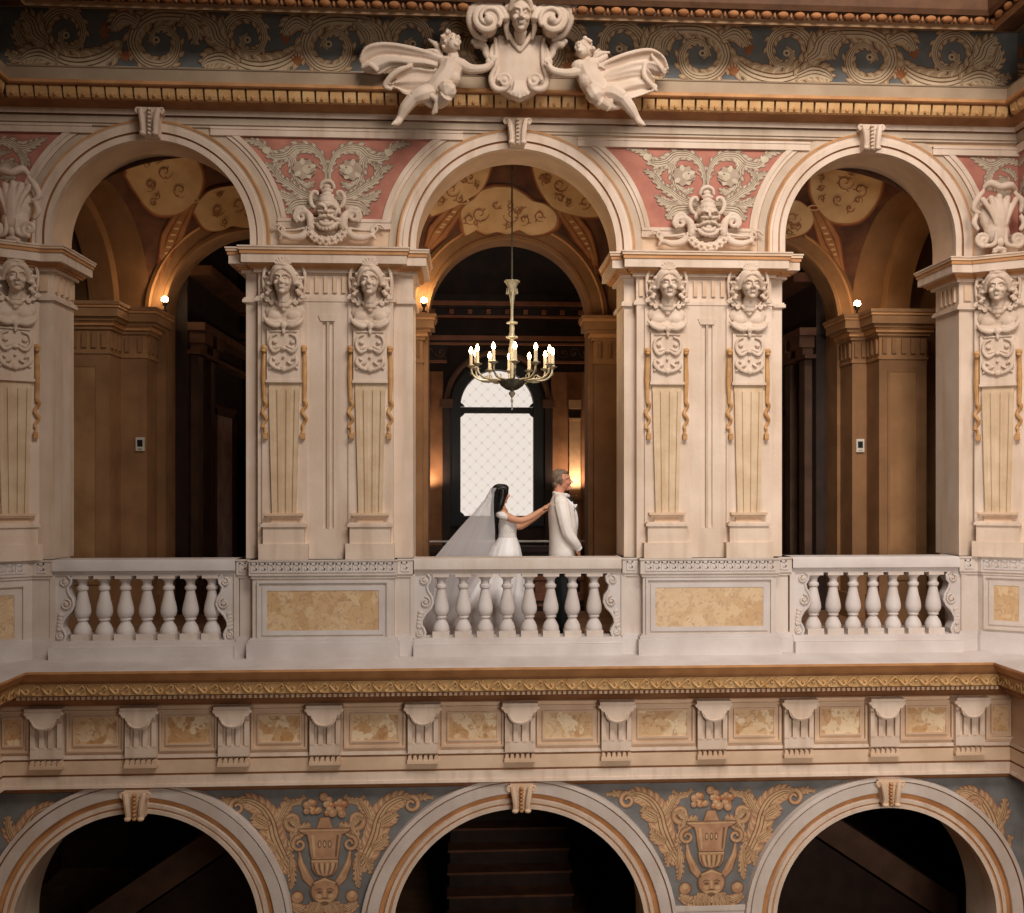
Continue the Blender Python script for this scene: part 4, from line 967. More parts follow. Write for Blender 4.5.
# ---- masks over the piers -------------------------------------------
def mask(dx, dy, label):
    y = -.06; t = thing('grotesque_mask', label, 'mask', P(328+dx, 247+dy, y), 'bearded stucco masks above the piers')
    a = S2(y); o = lambda x: 328+dx+x
    i0 = len(a.mb.v); face(a.mb, TM((0, 0, 0), 30*a.k)); q = a.p(o(0), 213+dy, 5); a.mb.xform(Matrix.Translation(Vector(q)) @ Matrix.Diagonal((1.12, 1, 1, 1)), i0)
    a.e(o(0), 203.5+dy, (8.6,6.4,8), 6); a.t([(o(-7.5), 208.6+dy, 12), (o(0), 207.4+dy, 14.5), (o(7.5), 208.6+dy, 12)], [1.3,1.5,1.3])
    for s in (-1,1):
        a.t([(o(s*1.6), 219.6+dy, 15.5), (o(s*5.5), 220.6+dy, 14.5), (o(s*9.5), 222.5+dy, 11), (o(s*11.5), 220.5+dy, 10)], [1.3,1.9,1.7,1]); a.spi(o(s*11.5), 224+dy, 3, .8, -PI/2, 1.2*s, 1.3, 1, 9)
        a.t([(o(s*3), 215.5+dy, 16), (o(s*8), 215+dy, 14)], [1.3,1.5]); a.t([(o(s*1.6), 210.6+dy, 16.5), (o(s*6), 209+dy, 15.5), (o(s*10), 211.5+dy, 11)], [1.3,1.7,1.2]); a.e(o(s*11.5), 212+dy, (2,4,3), 4)
    sculpt('face', a.mb, .006, SCULP, t, False, 1)
    a = S2(y)
    a.e(o(0), 226+dy, (8,6,6), 7)
    for k in range(9):
        an = PI*(k+.5)/9; a.e(o(9.5*cos(an)), 225+dy+6.6*sin(an), (2.2,2.6,2.6), 8+4*sin(an)); a.e(o(6*cos(an)), 224.5+dy+3.6*sin(an), (1.8,2.2,2.2), 11+3*sin(an))
    sculpt('beard', a.mb, .006, SCULP, t, False, 1)
    a = S2(y)
    a.t([(o(-6), 198.5+dy, 6), (o(0), 197.5+dy, 9), (o(6), 198.5+dy, 6)], [2.4,2.8,2.4]); a.t([(o(-5), 193+dy, 5), (o(0), 192+dy, 7), (o(5), 193+dy, 5)], [2,2.6,2])
    a.t([(o(-7), 190+dy, 4), (o(-5), 184.5+dy, 5), (o(0), 182.5+dy, 5), (o(5), 184.5+dy, 5), (o(7), 190+dy, 4)], [1.6,2,2.2,2,1.6]); a.e(o(0), 187+dy, (4.5,3.5,3), 2)
    for s in (-1,1):
        a.t([(o(s*10), 210+dy, 4), (o(s*15), 207+dy, 5), (o(s*17), 200+dy, 5), (o(s*14.5), 194+dy, 5), (o(s*10.5), 193.5+dy, 5), (o(s*9.5), 196.5+dy, 5)], [1.8,2.2,2.4,2.2,1.9,1.5])
    sculpt('scrolled_crown', a.mb, .007, SCULP, t, False, 1)
    for s in (-1,1):
        a = S2(y)
        a.spi(o(s*26), 218+dy, 6, 1.5, PI if s > 0 else 0, 1.25*s, 3, 1.8, 4); a.t([(o(s*21), 212+dy, 4), (o(s*17), 219+dy, 6), (o(s*16), 228+dy, 6), (o(s*19), 236+dy, 4)], [2.4,4.2,4.4,2.5]); a.t([(o(s*21), 214+dy, 5), (o(s*24), 209.5+dy, 4), (o(s*30), 211+dy, 4), (o(s*33), 218+dy, 4), (o(s*30), 223+dy, 4)], [2.4,2.6,2.4,2.2,1.6])
        a.t([(o(s*19), 231+dy, 5), (o(s*25), 237+dy, 4), (o(s*35), 238.5+dy, 3), (o(s*44), 236+dy, 3), (o(s*48), 240+dy, 2)], [3,4,3.6,2.2,1.2]); a.t([(o(s*22), 229+dy, 4), (o(s*33), 230.5+dy, 2), (o(s*45), 230.5+dy, 1.5)], [1.4,1.4,1.2])
        a.spi(o(s*47), 230+dy, 4.2, 1, PI/2, 1.4*s, 1.3, 1, 2); a.t([(o(s*47), 225.5+dy, 2), (o(s*53), 225.5+dy, 1.2), (o(s*57), 230+dy, .8)], [1.4,1.3,.9])
        sculpt('scroll_wing', a.mb, .007, SCULP, t, False, 1)
    a = S2(y)
    for k in range(9):
        an = PI*(.06+.88*k/8); r = 3.3+1.5*sin(an); X_, Y_ = 18.5*cos(an), 228+dy+14.5*sin(an)
        a.e(o(X_), Y_, (r*.7,r*.7,r*.7), 6)
        for m_ in range(6): a.e(o(X_+r*.72*cos(m_*PI/3+k)), Y_+r*.72*sin(m_*PI/3+k), (r*.42,r*.42,r*.5), 6.4)
        a.e(o(X_), Y_, (r*.3,r*.3,r*.3), 7+r*.6)
    a.t([(o(-17), 226+dy, 3), (o(-11), 238+dy, 3), (o(0), 242+dy, 3), (o(11), 238+dy, 3), (o(17), 226+dy, 3)], [3,4,4.6,4,3])
    sculpt('fruit_garland', a.mb, .006, SCULP, t, False, 1)
mask(0, 0, 'bearded stucco mask with fruit garland above the pier left of the couple')
mask(378, 6, 'bearded stucco mask with fruit garland above the pier right of the groom')
# ---- corner cartouches ----------------------------------------------
def corner_cart(cx, cy, w, h, s, label):
    y = -.26; t = thing('corner_cartouche', label, 'cartouche', P(cx, cy+h/2, y), 'stucco cartouches in the corners')
    o = lambda x: cx+s*x*w; v = lambda q: cy-h/2+q*h
    a = S2(y); 
    a.e(o(0), v(.42), (w*.34, h*.30, 9), -4); a.e(o(0), v(.68), (w*.26, h*.2, 11), -1); a.e(o(0), v(.5), (w*.22, h*.36, 12), -1)
    for k in range(5):
        f = (k-2)/2.; a.t([(o(f*.10), v(.6), 8), (o(f*.2), v(.4), 7), (o(f*.34), v(.16+.05*abs(f)), 4)], [1.6,2.4,3.2])
    a.build = None
    sculpt('shield', a.mb, .010, SCULP, t)
    a = S2(y)
    a.t([(o(-.36), v(.08), 2), (o(-.2), v(.03), 6), (o(0), v(.06), 8), (o(.2), v(.0), 6), (o(.3), v(.06), 3)], [2.4,4,3.6,4,2]); a.t([(o(.3), v(.1), 3), (o(.44), v(.22), 4), (o(.5), v(.36), 3), (o(.36), v(.42), 4)], [2,3.6,3,1.6]); a.t([(o(-.32), v(.12), 3), (o(-.46), v(.25), 4), (o(-.44), v(.4), 3)], [2,3.6,2])
    a.t([(o(.44), v(.45), 3), (o(.5), v(.56), 4), (o(.42), v(.66), 4)], [2.4,3.2,2.4]); a.t([(o(-.44), v(.45), 3), (o(-.5), v(.56), 4), (o(-.42), v(.66), 4)], [2.4,3.2,2.4])
    sculpt('shell_edge', a.mb, .010, SCULP, t, False, 1)
    for q in (-1,1):
        a = S2(y); a.spi(o(q*.34), v(.80), h*.10, 1.2, PI/2, 1.5*q, 2.6, 1.6, 6); a.e(o(q*.34), v(.8), (2.2,2.2,3), 6); a.t([(o(q*.34), v(.9), 5), (o(q*.12), v(.86), 7), (o(q*.1), v(.66), 8)], [2,2.6,1.6])
        sculpt('volute', a.mb, .008, SCULP, t, False, 1)
    a = S2(y); a.e(o(0), v(.93), (w*.16, h*.04, 4), 4); a.e(o(-.09), v(.97), (3,2.2,3), 4); a.e(o(.09), v(.97), (3,2.2,3), 4); a.e(o(0), v(.84), (4,5,4), 6)
    sculpt('drop', a.mb, .008, SCULP, t, False, 1)
corner_cart(15, 208, 50, 74, 1, 'shadowed stucco shell cartouche in the left corner')
corner_cart(997, 220, 50, 70, -1, 'bright stucco shell cartouche in the right corner')
# ---- great cartouche with the crowned female head -------------------
y = -.38
t = thing('crest_cartouche', 'large stucco cartouche with a female head above the middle arch', 'cartouche', P(519, 104, y))
a = S2(y)
ol = [(497,36),(543,36),(541,52),(543,66),(547,78),(544,86),(534,92),(527,96),(519,98),(511,96),(504,92),(494,86),(491,78),(495,66),(497,52)]
pts = [P(x, q, y) for x, q in ol]; a.mb.prism([(p.x, p.z) for p in pts], y-.03, y+.22); a.e(519, 64, (21,34,7), 1); a.e(519, 90, (11,12,7), 0)
sculpt('shield', a.mb, .012, SCULP, t)
for s in (-1,1):
    a = S2(y); o = lambda x: 519+s*x
    a.spi(o(31), 30, 17, 4, PI if s > 0 else 0, 1.35*s, 4.6, 3.2, 22, 34); a.spi(o(31), 30, 12.5, 4, PI*.8 if s > 0 else PI*.2, 1.0*s, 2.4, 1.8, 26, 26); a.e(o(31), 32, (4.6,4.6,5), 26); a.e(o(31), 32, (9,9,14), 10)
    a.t([(o(18), 15, 24), (o(33), 12.5, 24), (o(46), 17, 22), (o(50), 28, 18), (o(44), 39, 10), (o(33), 43, 6)], [2.4,3.2,3.6,3.4,3,2])
    a.t([(o(40), 15, 22), (o(50), 18.5, 22), (o(56), 15.5, 22)], [2.6,2.4,2]); a.spi(o(55), 17.5, 3.6, 1, -PI/2, 1.2*s, 1.8, 1.2, 22); a.t([(o(46), 20, 20), (o(44), 24, 6), (o(38), 26, -4)], [2.4,3,3])
    sculpt('upper_scroll', a.mb, .008, SCULP, t, False, 1)
    a = S2(y)
    a.t([(o(24), 40, 4), (o(23), 54, 5), (o(24), 68, 5), (o(28), 80, 4), (o(24), 90, 4), (o(15), 91, 5), (o(9), 86, 6)], [2,2.2,2.6,3.2,3.4,2.6,2]); a.spi(o(14.5), 83.5, 7.4, 1.4, PI if s < 0 else 0, -1.5*s, 2, 1.4, 7); a.e(o(14.5), 83.5, (2.4,2.4,3), 7)
    a.t([(o(26), 46, 3), (o(28.5), 58, 3), (o(26.5), 72, 4)], [1.8,3,1.6])
    sculpt('lower_scroll', a.mb, .008, SCULP, t, False, 1)
    a = S2(y)
    a.t([(o(28), 62, 2), (o(33), 55, 2), (o(34), 49, 2), (o(39), 45.5, 3), (o(44), 47, 3)], [2.6,3.4,4,4.6,3.4]); a.e(o(45), 43, (3.6,3.2,3.4), 3); a.t([(o(29), 70, 3), (o(31), 62, 4)], [3.6,3])
    sculpt('side_handle', a.mb, .008, SCULP, t, False, 1)
a = S2(y)
face(a.mb, TM(a.p(519.5, 26.5, 24), 32*a.k, (.3, 0, 0))); a.t([(519.5, 38, 16), (519.5, 46, 8)], [7,5]);
sculpt('head', a.mb, .008, SCULP, t)
a = S2(y); rnd = random.Random(5)
for k in range(15):
    an = PI*(-.12+1.24*k/14); a.e(519.5+13.5*cos(an), 21-11*sin(an), (3.6,3.4,4.4), 22+3*sin(an))
for s in (-1,1): a.t([(519.5+s*12, 24, 22), (519.5+s*14, 34, 16), (519.5+s*12, 44, 10)], [3.4,3,1.6]); a.t([(519.5, 13, 32), (519.5+s*7, 15, 32), (519.5+s*11, 23, 26)], [2.6,3,2.4])
a.t([(507, 34, 8), (513, 46, 9), (519.5, 55, 8)], [1.6,2.6,2]); a.t([(532, 34, 8), (526, 46, 9), (519.5, 55, 8)], [1.6,2.6,2]); a.e(519.5, 48, (6,6,5), 5)
sculpt('hair', a.mb, .008, SCULP, t, False, 1)
a = S2(y)
for k in range(9):
    an = PI*(k+.1)/8.2; a.t([(519.5, 13, 22), (519.5+12*cos(an), 11-7*sin(an), 25), (519.5+20*cos(an), 10-13*sin(an), 28)], [1.8,2.8,4])
for s in (-1,1): a.t([(519.5+s*19, 8, 26), (519.5+s*20, 14, 24), (519.5+s*17, 19, 20)], [2.6,2.8,2])
a.e(519.5, 9, (14,9,4), 22); a.e(519.5, 16, (10,8,10), 14)
sculpt('shell_crest', a.mb, .008, SCULP, t, False, 1)
a = S2(y)
for k in range(5):
    f = (k-2); a.t([(519+f*2, 84, 7), (519+f*2.6, 94, 8), (519+f*4.2, 100-abs(f)*1.6, 6)], [1.6,2.2,3])
sculpt('leaf_drop', a.mb, .008, SCULP, t, False, 1)
# ---- putti -----------------------------------------------------------
def hand(a, x, y_, d, dx, dy, L=5.0):
    """five small fingers, dx,dy = pointing direction"""
    a.e(x, y_, (2.6,2.4,1.8), d)
    n = sqrt(dx*dx+dy*dy); dx, dy = dx/n, dy/n; px, py = -dy, dx
    for k in range(4):
        f = (k-1.5)*1.35; ll = L*(.85, 1, .95, .75)[k]
        a.t([(x+px*f, y_+py*f, d+.4), (x+dx*ll*.6+px*f*1.15, y_+dy*ll*.6+py*f*1.15, d+1.2), (x+dx*ll+px*f*1.2, y_+dy*ll+py*f*1.2, d+.2)], [.85,.8,.6], 3, 7)
    a.t([(x-px*1.6, y_-py*1.6, d+.5), (x+dx*1.4-px*3.2, y_+dy*1.4-py*3.2, d+1.4), (x+dx*3-px*3.4, y_+dy*3-py*3.4, d+1)], [.9,.85,.65], 3, 7)
y = -.42
t = thing('putto', 'winged stucco putto left of the great cartouche, cloth streaming to the left', 'statue', P(428, 128, y), 'winged putti beside the great cartouche')
a = S2(y)
face(a.mb, TM(a.p(453, 46, 7), 23*a.k, (-.55, .2, .55)))
a.e(449.5, 45, (8.6,9.4,8.6), 2); a.t([(453, 55, 4), (453.5, 62, 4)], [5.5,6.5])
a.t([(452, 66, 4), (449, 77, 5), (441, 88, 5), (436, 93, 4)], [12,12.5,12.5,12]); a.e(457, 67, (9,7,8), 6); a.e(446, 66, (8,7,8), 5); a.e(452, 82, (9,8,9), 8)
a.t([(461, 67, 6), (470, 72.5, 8), (479, 73, 9), (486, 71, 8), (492, 66, 8)], [6,5.2,4.4,4,3]); hand(a, 493.5, 64, 9, .15, -1)
a.t([(445, 64, 1), (449, 55, -2)], [5,3])
a.t([(434, 94, 4), (424, 99, 12), (414, 103, 12)], [9.5,8.5,6.8]); a.t([(414, 103, 12), (406, 112, 10), (401, 121, 8)], [6.8,6,3.8]); a.t([(401, 121, 8), (398, 126, 10), (394.5, 128.5, 13)], [3.8,3.6,2.2])
for k in range(5): a.e(393+k*.9, 129.5-k*.6, (.9,1,1.2), 14-k*.6)
a.t([(444, 93, 6), (448, 97, 17), (447, 101, 22)], [10,9,8]); a.e(447.5, 97, (8.4,9,8), 16); a.t([(447, 103, 20), (441, 108, 12), (434, 108, 6)], [7,5,3.4]); a.t([(434, 108, 6), (429, 107, 7), (425, 106, 9)], [3.2,2.8,1.8])
sculpt('body', a.mb, .006, SCULP, t, False, 1)
a = S2(y); rnd = random.Random(11)
for k in range(22):
    an = rnd.uniform(.55, 1.25)*PI; r = rnd.uniform(7.5, 9.5); a.e(450+r*cos(an)*.95, 44-r*sin(an)*.95, (2.1,2.1,2.3), rnd.uniform(-2, 10))
a.e(449, 35, (2.6,2.4,2.6), 6)
sculpt('hair', a.mb, .007, SCULP, t, False, 1)
def wing(a, root, tip, nfe, up, d):
    for k in range(nfe):
        f = k/(nfe-1); tx, ty = tip[0]+f*(up[0]), tip[1]+f*(up[1])
        a.t([(root[0], root[1]+f*3, d), ((root[0]+tx)/2, (root[1]+ty)/2-3+f*3, d+3), (tx, ty, d)], [1.8,2.3,1.0], 5, 8, .6)
    a.t([(root[0], root[1], d+1), ((root[0]*.6+tip[0]*.4), (root[1]*.6+tip[1]*.4)-3.5, d+4), (tip[0], tip[1], d+1)], [2.6,3,1.2])
a = S2(y); wing(a, (445, 60), (421, 50.5), 5, (12, 14), -2); sculpt('wing', a.mb, .008, SCULP, t, False, 1)
a = S2(y); wing(a, (442, 56), (428, 36), 4, (8, 2), -8); sculpt('wing', a.mb, .008, SCULP, t, False, 1)
def sheet(a, top, bot, folds, amp, d0=2, th=2.4, ph=0.0, n=30, m=14):
    """billowing cloth between two edges, folded in depth, with real thickness"""
    A = catmull(top, 10); B = catmull(bot, 10)
    A = [A[int(i*(len(A)-1)/n)] for i in range(n+1)]; B = [B[int(i*(len(B)-1)/n)] for i in range(n+1)]
    fr = []; bk = []
    for j in range(m+1):
        v = j/m; r1 = []; r2 = []
        for i in range(n+1):
            u = i/n; q = A[i].lerp(B[i], v); w = .35+.65*u
            d = d0+amp*w*(sin(folds*PI*v+ph+1.5*u)+.35*sin(folds*2.3*PI*v+2*u))
            r1.append(a.p(q.x, q.y, d+th/2)); r2.append(a.p(q.x, q.y, d-th/2))
        fr.append(r1); bk.append(r2)
    N = n+1; vs = [p for r in fr for p in r]+[p for r in bk for p in r]; o = (m+1)*N; fs = []
    for j in range(m):
        for i in range(n): fs += [(j*N+i, j*N+i+1, (j+1)*N+i+1, (j+1)*N+i), (o+j*N+i, o+(j+1)*N+i, o+(j+1)*N+i+1, o+j*N+i+1)]
    for i in range(n): fs += [(i, o+i, o+i+1, i+1), (m*N+i, m*N+i+1, o+m*N+i+1, o+m*N+i)]
    for j in range(m): fs += [(j*N, (j+1)*N, o+(j+1)*N, o+j*N), (j*N+n, o+j*N+n, o+(j+1)*N+n, (j+1)*N+n)]
    a.mb.add(vs, fs)
a = S2(y)
sheet(a, [(447,61),(425,54),(400,48.5),(380,47),(366,51),(360,63)], [(446,72),(426,68),(408,68),(392,68),(379,74),(364,72)], 3.2, 4.2, 3, 2.6)
sheet(a, [(446,70),(430,71),(414,69),(402,74),(393,82),(384,86)], [(446,92),(434,95),(416,99),(405,96),(396,90),(385,90)], 4.2, 3.6, 1, 2.6, 1.0)
a.t([(446,61,3),(425,54,5),(400,48.5,6),(380,47,6),(366,51,5),(360,63,4)], [2,2.4,2.4,2.2,2,1.6]); a.t([(412,68,5),(400,73,7),(391,80,7),(385,88,5),(392,91,4)], [2,3,3,2.4,1.6]); a.t([(378,73,5),(370,67,6),(362,70,5)], [2.4,2.8,2])
a.t([(424, 90, 8), (436, 89, 13), (446, 86.5, 13), (452, 90, 10)], [2.6,2.6,2.2,1.8]); a.t([(424, 92, 12), (430, 100, 14), (437, 106, 14), (436, 117, 11)], [3,3.2,3,2]); a.t([(440, 100, 14), (437, 110, 13), (433, 118, 10)], [3,3,1.8])
sculpt('drapery', a.mb, .009, SCULP, t, False, 1)
t = thing('putto', 'winged stucco putto right of the great cartouche, cloth streaming to the right', 'statue', P(612, 128, y), 'winged putti beside the great cartouche')
a = S2(y)
face(a.mb, TM(a.p(581.5, 53, 8), 23*a.k, (-.6, -.2, -.5)))
a.e(585, 52, (8.6,9.4,8.6), 2); a.t([(583, 60, 4), (584, 66, 4)], [5.5,6.5])
a.t([(585, 70, 4), (589, 81, 6), (597, 92, 5), (602, 97, 4)], [11.5,12.5,12.5,11]); a.e(579, 70, (9,7,8), 7); a.e(590, 67, (9,7,8), 5); a.e(586, 85, (9,9,9), 9)
a.t([(580, 74, 8), (570, 77.5, 10), (560, 77, 10), (552, 74, 9), (548, 69, 9)], [5.4,4.8,4.2,3.8,2.8]); hand(a, 547.5, 66, 9, -.2, -1)
a.t([(589, 66, 4), (598, 63, 6), (606, 58, 5)], [5.4,4,2.8])
a.t([(602, 95, 5), (613, 98, 12), (621, 103, 13)], [10,9,7]); a.t([(621, 103, 13), (629, 113, 11), (635, 121, 9)], [6.8,5.8,3.8]); a.t([(635, 121, 9), (638, 126, 10), (641, 129, 13)], [3.8,3.6,2.4])
for k in range(5): a.e(642.5-k*.9, 130-k*.5, (.9,1,1.2), 14-k*.6)
a.t([(594, 96, 6), (593, 101, 17), (595, 106, 20)], [10,9,7.5]); a.e(594, 102, (8.4,9,8), 17); a.t([(596, 108, 18), (604, 110, 12), (612, 110, 8)], [6.5,4.8,3.4]); a.t([(612, 110, 8), (617, 110, 8), (621, 109, 10)], [3.2,2.8,1.8])
sculpt('body', a.mb, .006, SCULP, t, False, 1)
a = S2(y)
for k in range(22):
    an = rnd.uniform(-.2, .5)*PI; r = rnd.uniform(7.5, 9.5); a.e(584+r*cos(an)*.95, 51-r*sin(an)*.95, (2.1,2.1,2.3), rnd.uniform(-2, 10))
a.e(584, 42, (2.6,2.6,2.6), 8)
sculpt('hair', a.mb, .007, SCULP, t, False, 1)
a = S2(y); wing(a, (590, 66), (609, 54.5), 5, (-4, 16), 4); sculpt('wing', a.mb, .008, SCULP, t, False, 1)
a = S2(y); wing(a, (594, 62), (600, 46), 4, (8, 4), -8); sculpt('wing', a.mb, .008, SCULP, t, False, 1)
a = S2(y)
sheet(a, [(594,70),(612,62),(632,55.5),(650,53),(662,60),(667,71)], [(598,82),(616,76),(632,72),(646,72),(655,75),(664,76)], 3.0, 4.2, 3, 2.6, .5)
sheet(a, [(598,78),(614,74),(632,70),(646,71),(653,80),(657,88)], [(608,96),(622,101),(632,100),(642,97),(650,94),(656,92)], 4.4, 3.6, 2, 2.6, 0.)
a.t([(594,70,3),(612,62,6),(632,55.5,7),(650,53,6),(662,60,5),(667,71,4)], [2,2.4,2.4,2.2,2,1.6]); a.t([(644,66,6),(643,78,7),(649,86,6),(656,93,4)], [2.4,2.8,2.6,1.8]); a.t([(650,58,6),(657,67,7),(664,76,5)], [1.8,2.4,2])
a.t([(590, 90, 12), (600, 94, 14), (612, 98, 14), (620, 100, 14)], [2,2.6,2.8,2]); a.t([(612, 102, 14), (608, 108, 13), (605, 115, 11)], [2.8,2.8,1.6]); a.t([(604, 101, 12), (609, 109, 12), (606, 114, 12)], [3,3,2])
sculpt('drapery', a.mb, .009, SCULP, t, False, 1)
# ============================================================ PAINTED DECORATION
class Paint:
    def __init__(s, f): s.mb = MB(); s.f = f; s.n = 0
    def ribbon(s, pts, ws, mi, lay):
        s.n += 1; lay += (s.n % 60)*.012
        pts = [Vector((p[0], p[1])) for p in pts]; n = len(pts); ws = ws if isinstance(ws, (list, tuple)) else [ws]*n
        L = []; R = []
        for i in range(n):
            d = pts[min(i+1, n-1)]-pts[max(i-1, 0)]
            d = d.normalized() if d.length > 1e-9 else Vector((1, 0)); nn = Vector((-d.y, d.x))
            L.append(pts[i]+nn*ws[i]/2); R.append(pts[i]-nn*ws[i]/2)
        s.mb.add([s.f(p.x, p.y, lay+.004*(i % n)) for i, p in enumerate(L+R)], [(i, i+1, n+i+1, n+i) for i in range(n-1)], mi)
    def poly(s, pts, mi, lay):
        s.n += 1; lay += (s.n % 60)*.012
        n = len(pts); s.mb.add([s.f(p[0], p[1], lay) for p in pts], [tuple(range(n))], mi)
    def disc(s, c, rx, ry, mi, lay, n=16, rot=0):
        s.poly([(c[0]+rx*cos(2*PI*k/n)*cos(rot)-ry*sin(2*PI*k/n)*sin(rot), c[1]+rx*cos(2*PI*k/n)*sin(rot)+ry*sin(2*PI*k/n)*cos(rot)) for k in range(n)], mi, lay)
    def leaf(s, pts, ws, lay, lobes=6, md=0, mm=1, mh=2, n=7):
        """painted acanthus frond: body with side lobes, darker outline, pale veins"""
        c = [(v.x, v.y) for v in catmull(pts, n)]; N = len(c); w = lerps(ws, N); V = [Vector(p) for p in c]
        def fr(i):
            d = V[min(i+1, N-1)]-V[max(i-1, 0)]; d = d.normalized() if d.length else Vector((1, 0)); return d, Vector((-d.y, d.x))
        lob = []
        nl = max(3, int(lobes*1.3))
        for j in range(nl+1):
            i = int((N-1)*(.04+.9*j/nl)); d, nn = fr(i)
            for sg in (-1, 1):
                wl = w[i]; b = V[i]+nn*sg*wl*.15-d*wl*.1; m = V[i]+nn*sg*wl*.55+d*wl*.02; e = V[i]+nn*sg*wl*.78+d*wl*.5
                lob.append(([Vector((v.x, v.y)) for v in catmull([b, m, e], 3)], wl))
        for q, wl in lob: s.ribbon(q, [x*wl+.9 for x in (.5,.56,.58,.56,.48,.36,.14)], md, lay)
        s.ribbon(c, [x+1.0 for x in w], md, lay)
        for q, wl in lob: s.ribbon(q, [x*wl for x in (.5,.55,.56,.53,.45,.32,.08)], mm, lay+1)
        s.ribbon(c, w, mm, lay+1)
        for q, wl in lob: s.ribbon(q[1:6], [wl*.05, wl*.15, wl*.17, wl*.13, wl*.04], mh, lay+2)
        for off, k in ((.30, .20), (.05, .17), (-.2, .14)):
            q = [V[i]+fr(i)[1]*w[i]*off for i in range(N)]; s.ribbon(q, [w[i]*k for i in range(N)], mh, lay+2)
        for off in (.18, -.08, -.34):
            q = [V[i]+fr(i)[1]*w[i]*off for i in range(N)]; s.ribbon(q, [w[i]*.05+.12 for i in range(N)], md, lay+3)
def flip(f, cx, sx=1, sy=1, cy=0): return lambda x, y, l: f(cx+sx*x, cy+sy*y, l)
# ---- great scroll frieze ----------------------------------------------
FZ = (PZ(76, 0)+PZ(20.5, 0))/2
def wallmap(Y, k=K):
    return lambda x, y, l: Vector((x, Y-.004-.0012*l, y))
def unit(p, var):
    # coordinates in px around the spiral, y down
    if var == 0:
        p.leaf([(-47,5),(-40,13),(-26,20),(-6,23),(13,18),(25,3),(23,-14),(9,-23),(-7,-18),(-13,-4),(-7,8),(5,8),(9,-1),(3,-7)], [9,12,15,15,13,11,10,9,8,7,6,5,4,2], 0, 15)
        p.disc((-46,6), 5, 4.4, 1, 4); p.disc((-46,6), 2.6, 2.2, 2, 5)
        p.leaf([(14,20),(28,15),(40,17),(47,22)], [9,13,11,4], 6, 4); p.leaf([(24,4),(32,-2),(36,-12),(46,-20)], [8,13,12,5], 6, 5)
    else:
        p.leaf([(-46,-13),(-36,-20),(-18,-22),(4,-21),(20,-12),(26,4),(16,19),(0,23),(-13,17),(-17,3),(-9,-9),(3,-9),(9,0),(4,6)], [8,12,13,13,12,11,10,10,9,8,6,5,4,2], 0, 15)
        p.leaf([(22,-14),(34,-19),(42,-14),(46,-6)], [8,12,10,4], 6, 4); p.leaf([(-24,-18),(-34,-8),(-34,4)], [7,11,4], 6, 4)
    p.disc((3, -1 if var == 0 else 1), 3.4, 3.2, 2, 8); p.disc((3, -1 if var == 0 else 1), 1.4, 1.4, 0, 9)
    for k in range(5):
        an = -.9+.45*k; x0, y0 = (-29, -6) if var == 0 else (29, 20)
        if var == 0: p.ribbon([(x0, y0), (x0-6*cos(an), y0-7*sin(an)), (x0-12*cos(an), y0-11*sin(an))], [1.5, 3.2, .6], 3, 4)
        else: p.ribbon([(x0+4, y0), (x0+4+4*sin(an), y0-6*cos(an)), (x0+4+8*sin(an), y0-11*cos(an))], [1.5, 3.2, .6], 3, 4)
base = lambda x, y, l: Vector((PX(x), -.006-.0012*l, FZ-y/K))
pn = Paint(base)
t = thing('painted_frieze', 'long frieze painted with tan acanthus scrolls on blue under the top cornice', 'fresco', (PX(517), 0, FZ-.27), 'painted scroll friezes')
a = MB(); a.box(XL, XR, -.004, .02, PZ(79), PZ(16)); a.build('ground', MBLU, t)
for px, var, sx in ((699, 1, 1), (783, 0, 1), (866, 1, 1), (948, 0, 1), (616, 0, 1), (534, 1, 1), (332, 1, -1), (251, 0, -1), (160, 1, -1), (70, 0, -1), (416, 0, -1), (492, 1, -1)):
    p = Paint(flip(base, px, sx*1.04, 1.12, 0)); unit(p, var); pn.mb.add(p.mb.v, p.mb.f); pn.mb.m[-len(p.mb.m):] = p.mb.m
for x, s in ((992, 1), (24, -1)):
    p = Paint(flip(base, x, s, 1, 0)); p.leaf([(-14,20),(-2,10),(6,-2),(4,-16)], [5,9,9,4], 0, 5); p.leaf([(-10,24),(6,22),(18,16)], [5,8,4], 0, 4); pn.mb.add(p.mb.v, p.mb.f); pn.mb.m[-len(p.mb.m):] = p.mb.m
ln = Paint(base); ln.ribbon([(-5, 27.4), (1014, 27.4)], .8, 2, 0); pn.mb.add(ln.mb.v, ln.mb.f, 2)
pn.mb.build('scrollwork', [MBD, MBL, MBH, MBO], t, smooth=False, recalc=False)
for s, lab in ((-1, 'left'), (1, 'right')):
    X = XL if s < 0 else XR
    fm = lambda x, y, l: Vector((X-s*(.006+.0012*l), -x/K, FZ-y/K))
    t = thing('painted_frieze', 'painted scroll frieze on the return wall at the %s edge' % lab, 'fresco', (X, -1.2, FZ-.27), 'painted scroll friezes')
    a = MB(); a.box(X-.004*s, X+.02*s, -3.2, 0, PZ(79), PZ(16)); a.build('ground', MBLU, t)
    p = Paint(flip(fm, 40, 1, 1, 0)); unit(p, 0); p2 = Paint(flip(fm, 128, 1, 1, 0)); unit(p2, 1); p.mb.add(p2.mb.v, p2.mb.f); p.mb.m[-len(p2.mb.m):] = p2.mb.m
    p.mb.build('scrollwork', [MBD, MBL, MBH, MBO], t, smooth=False, recalc=False)
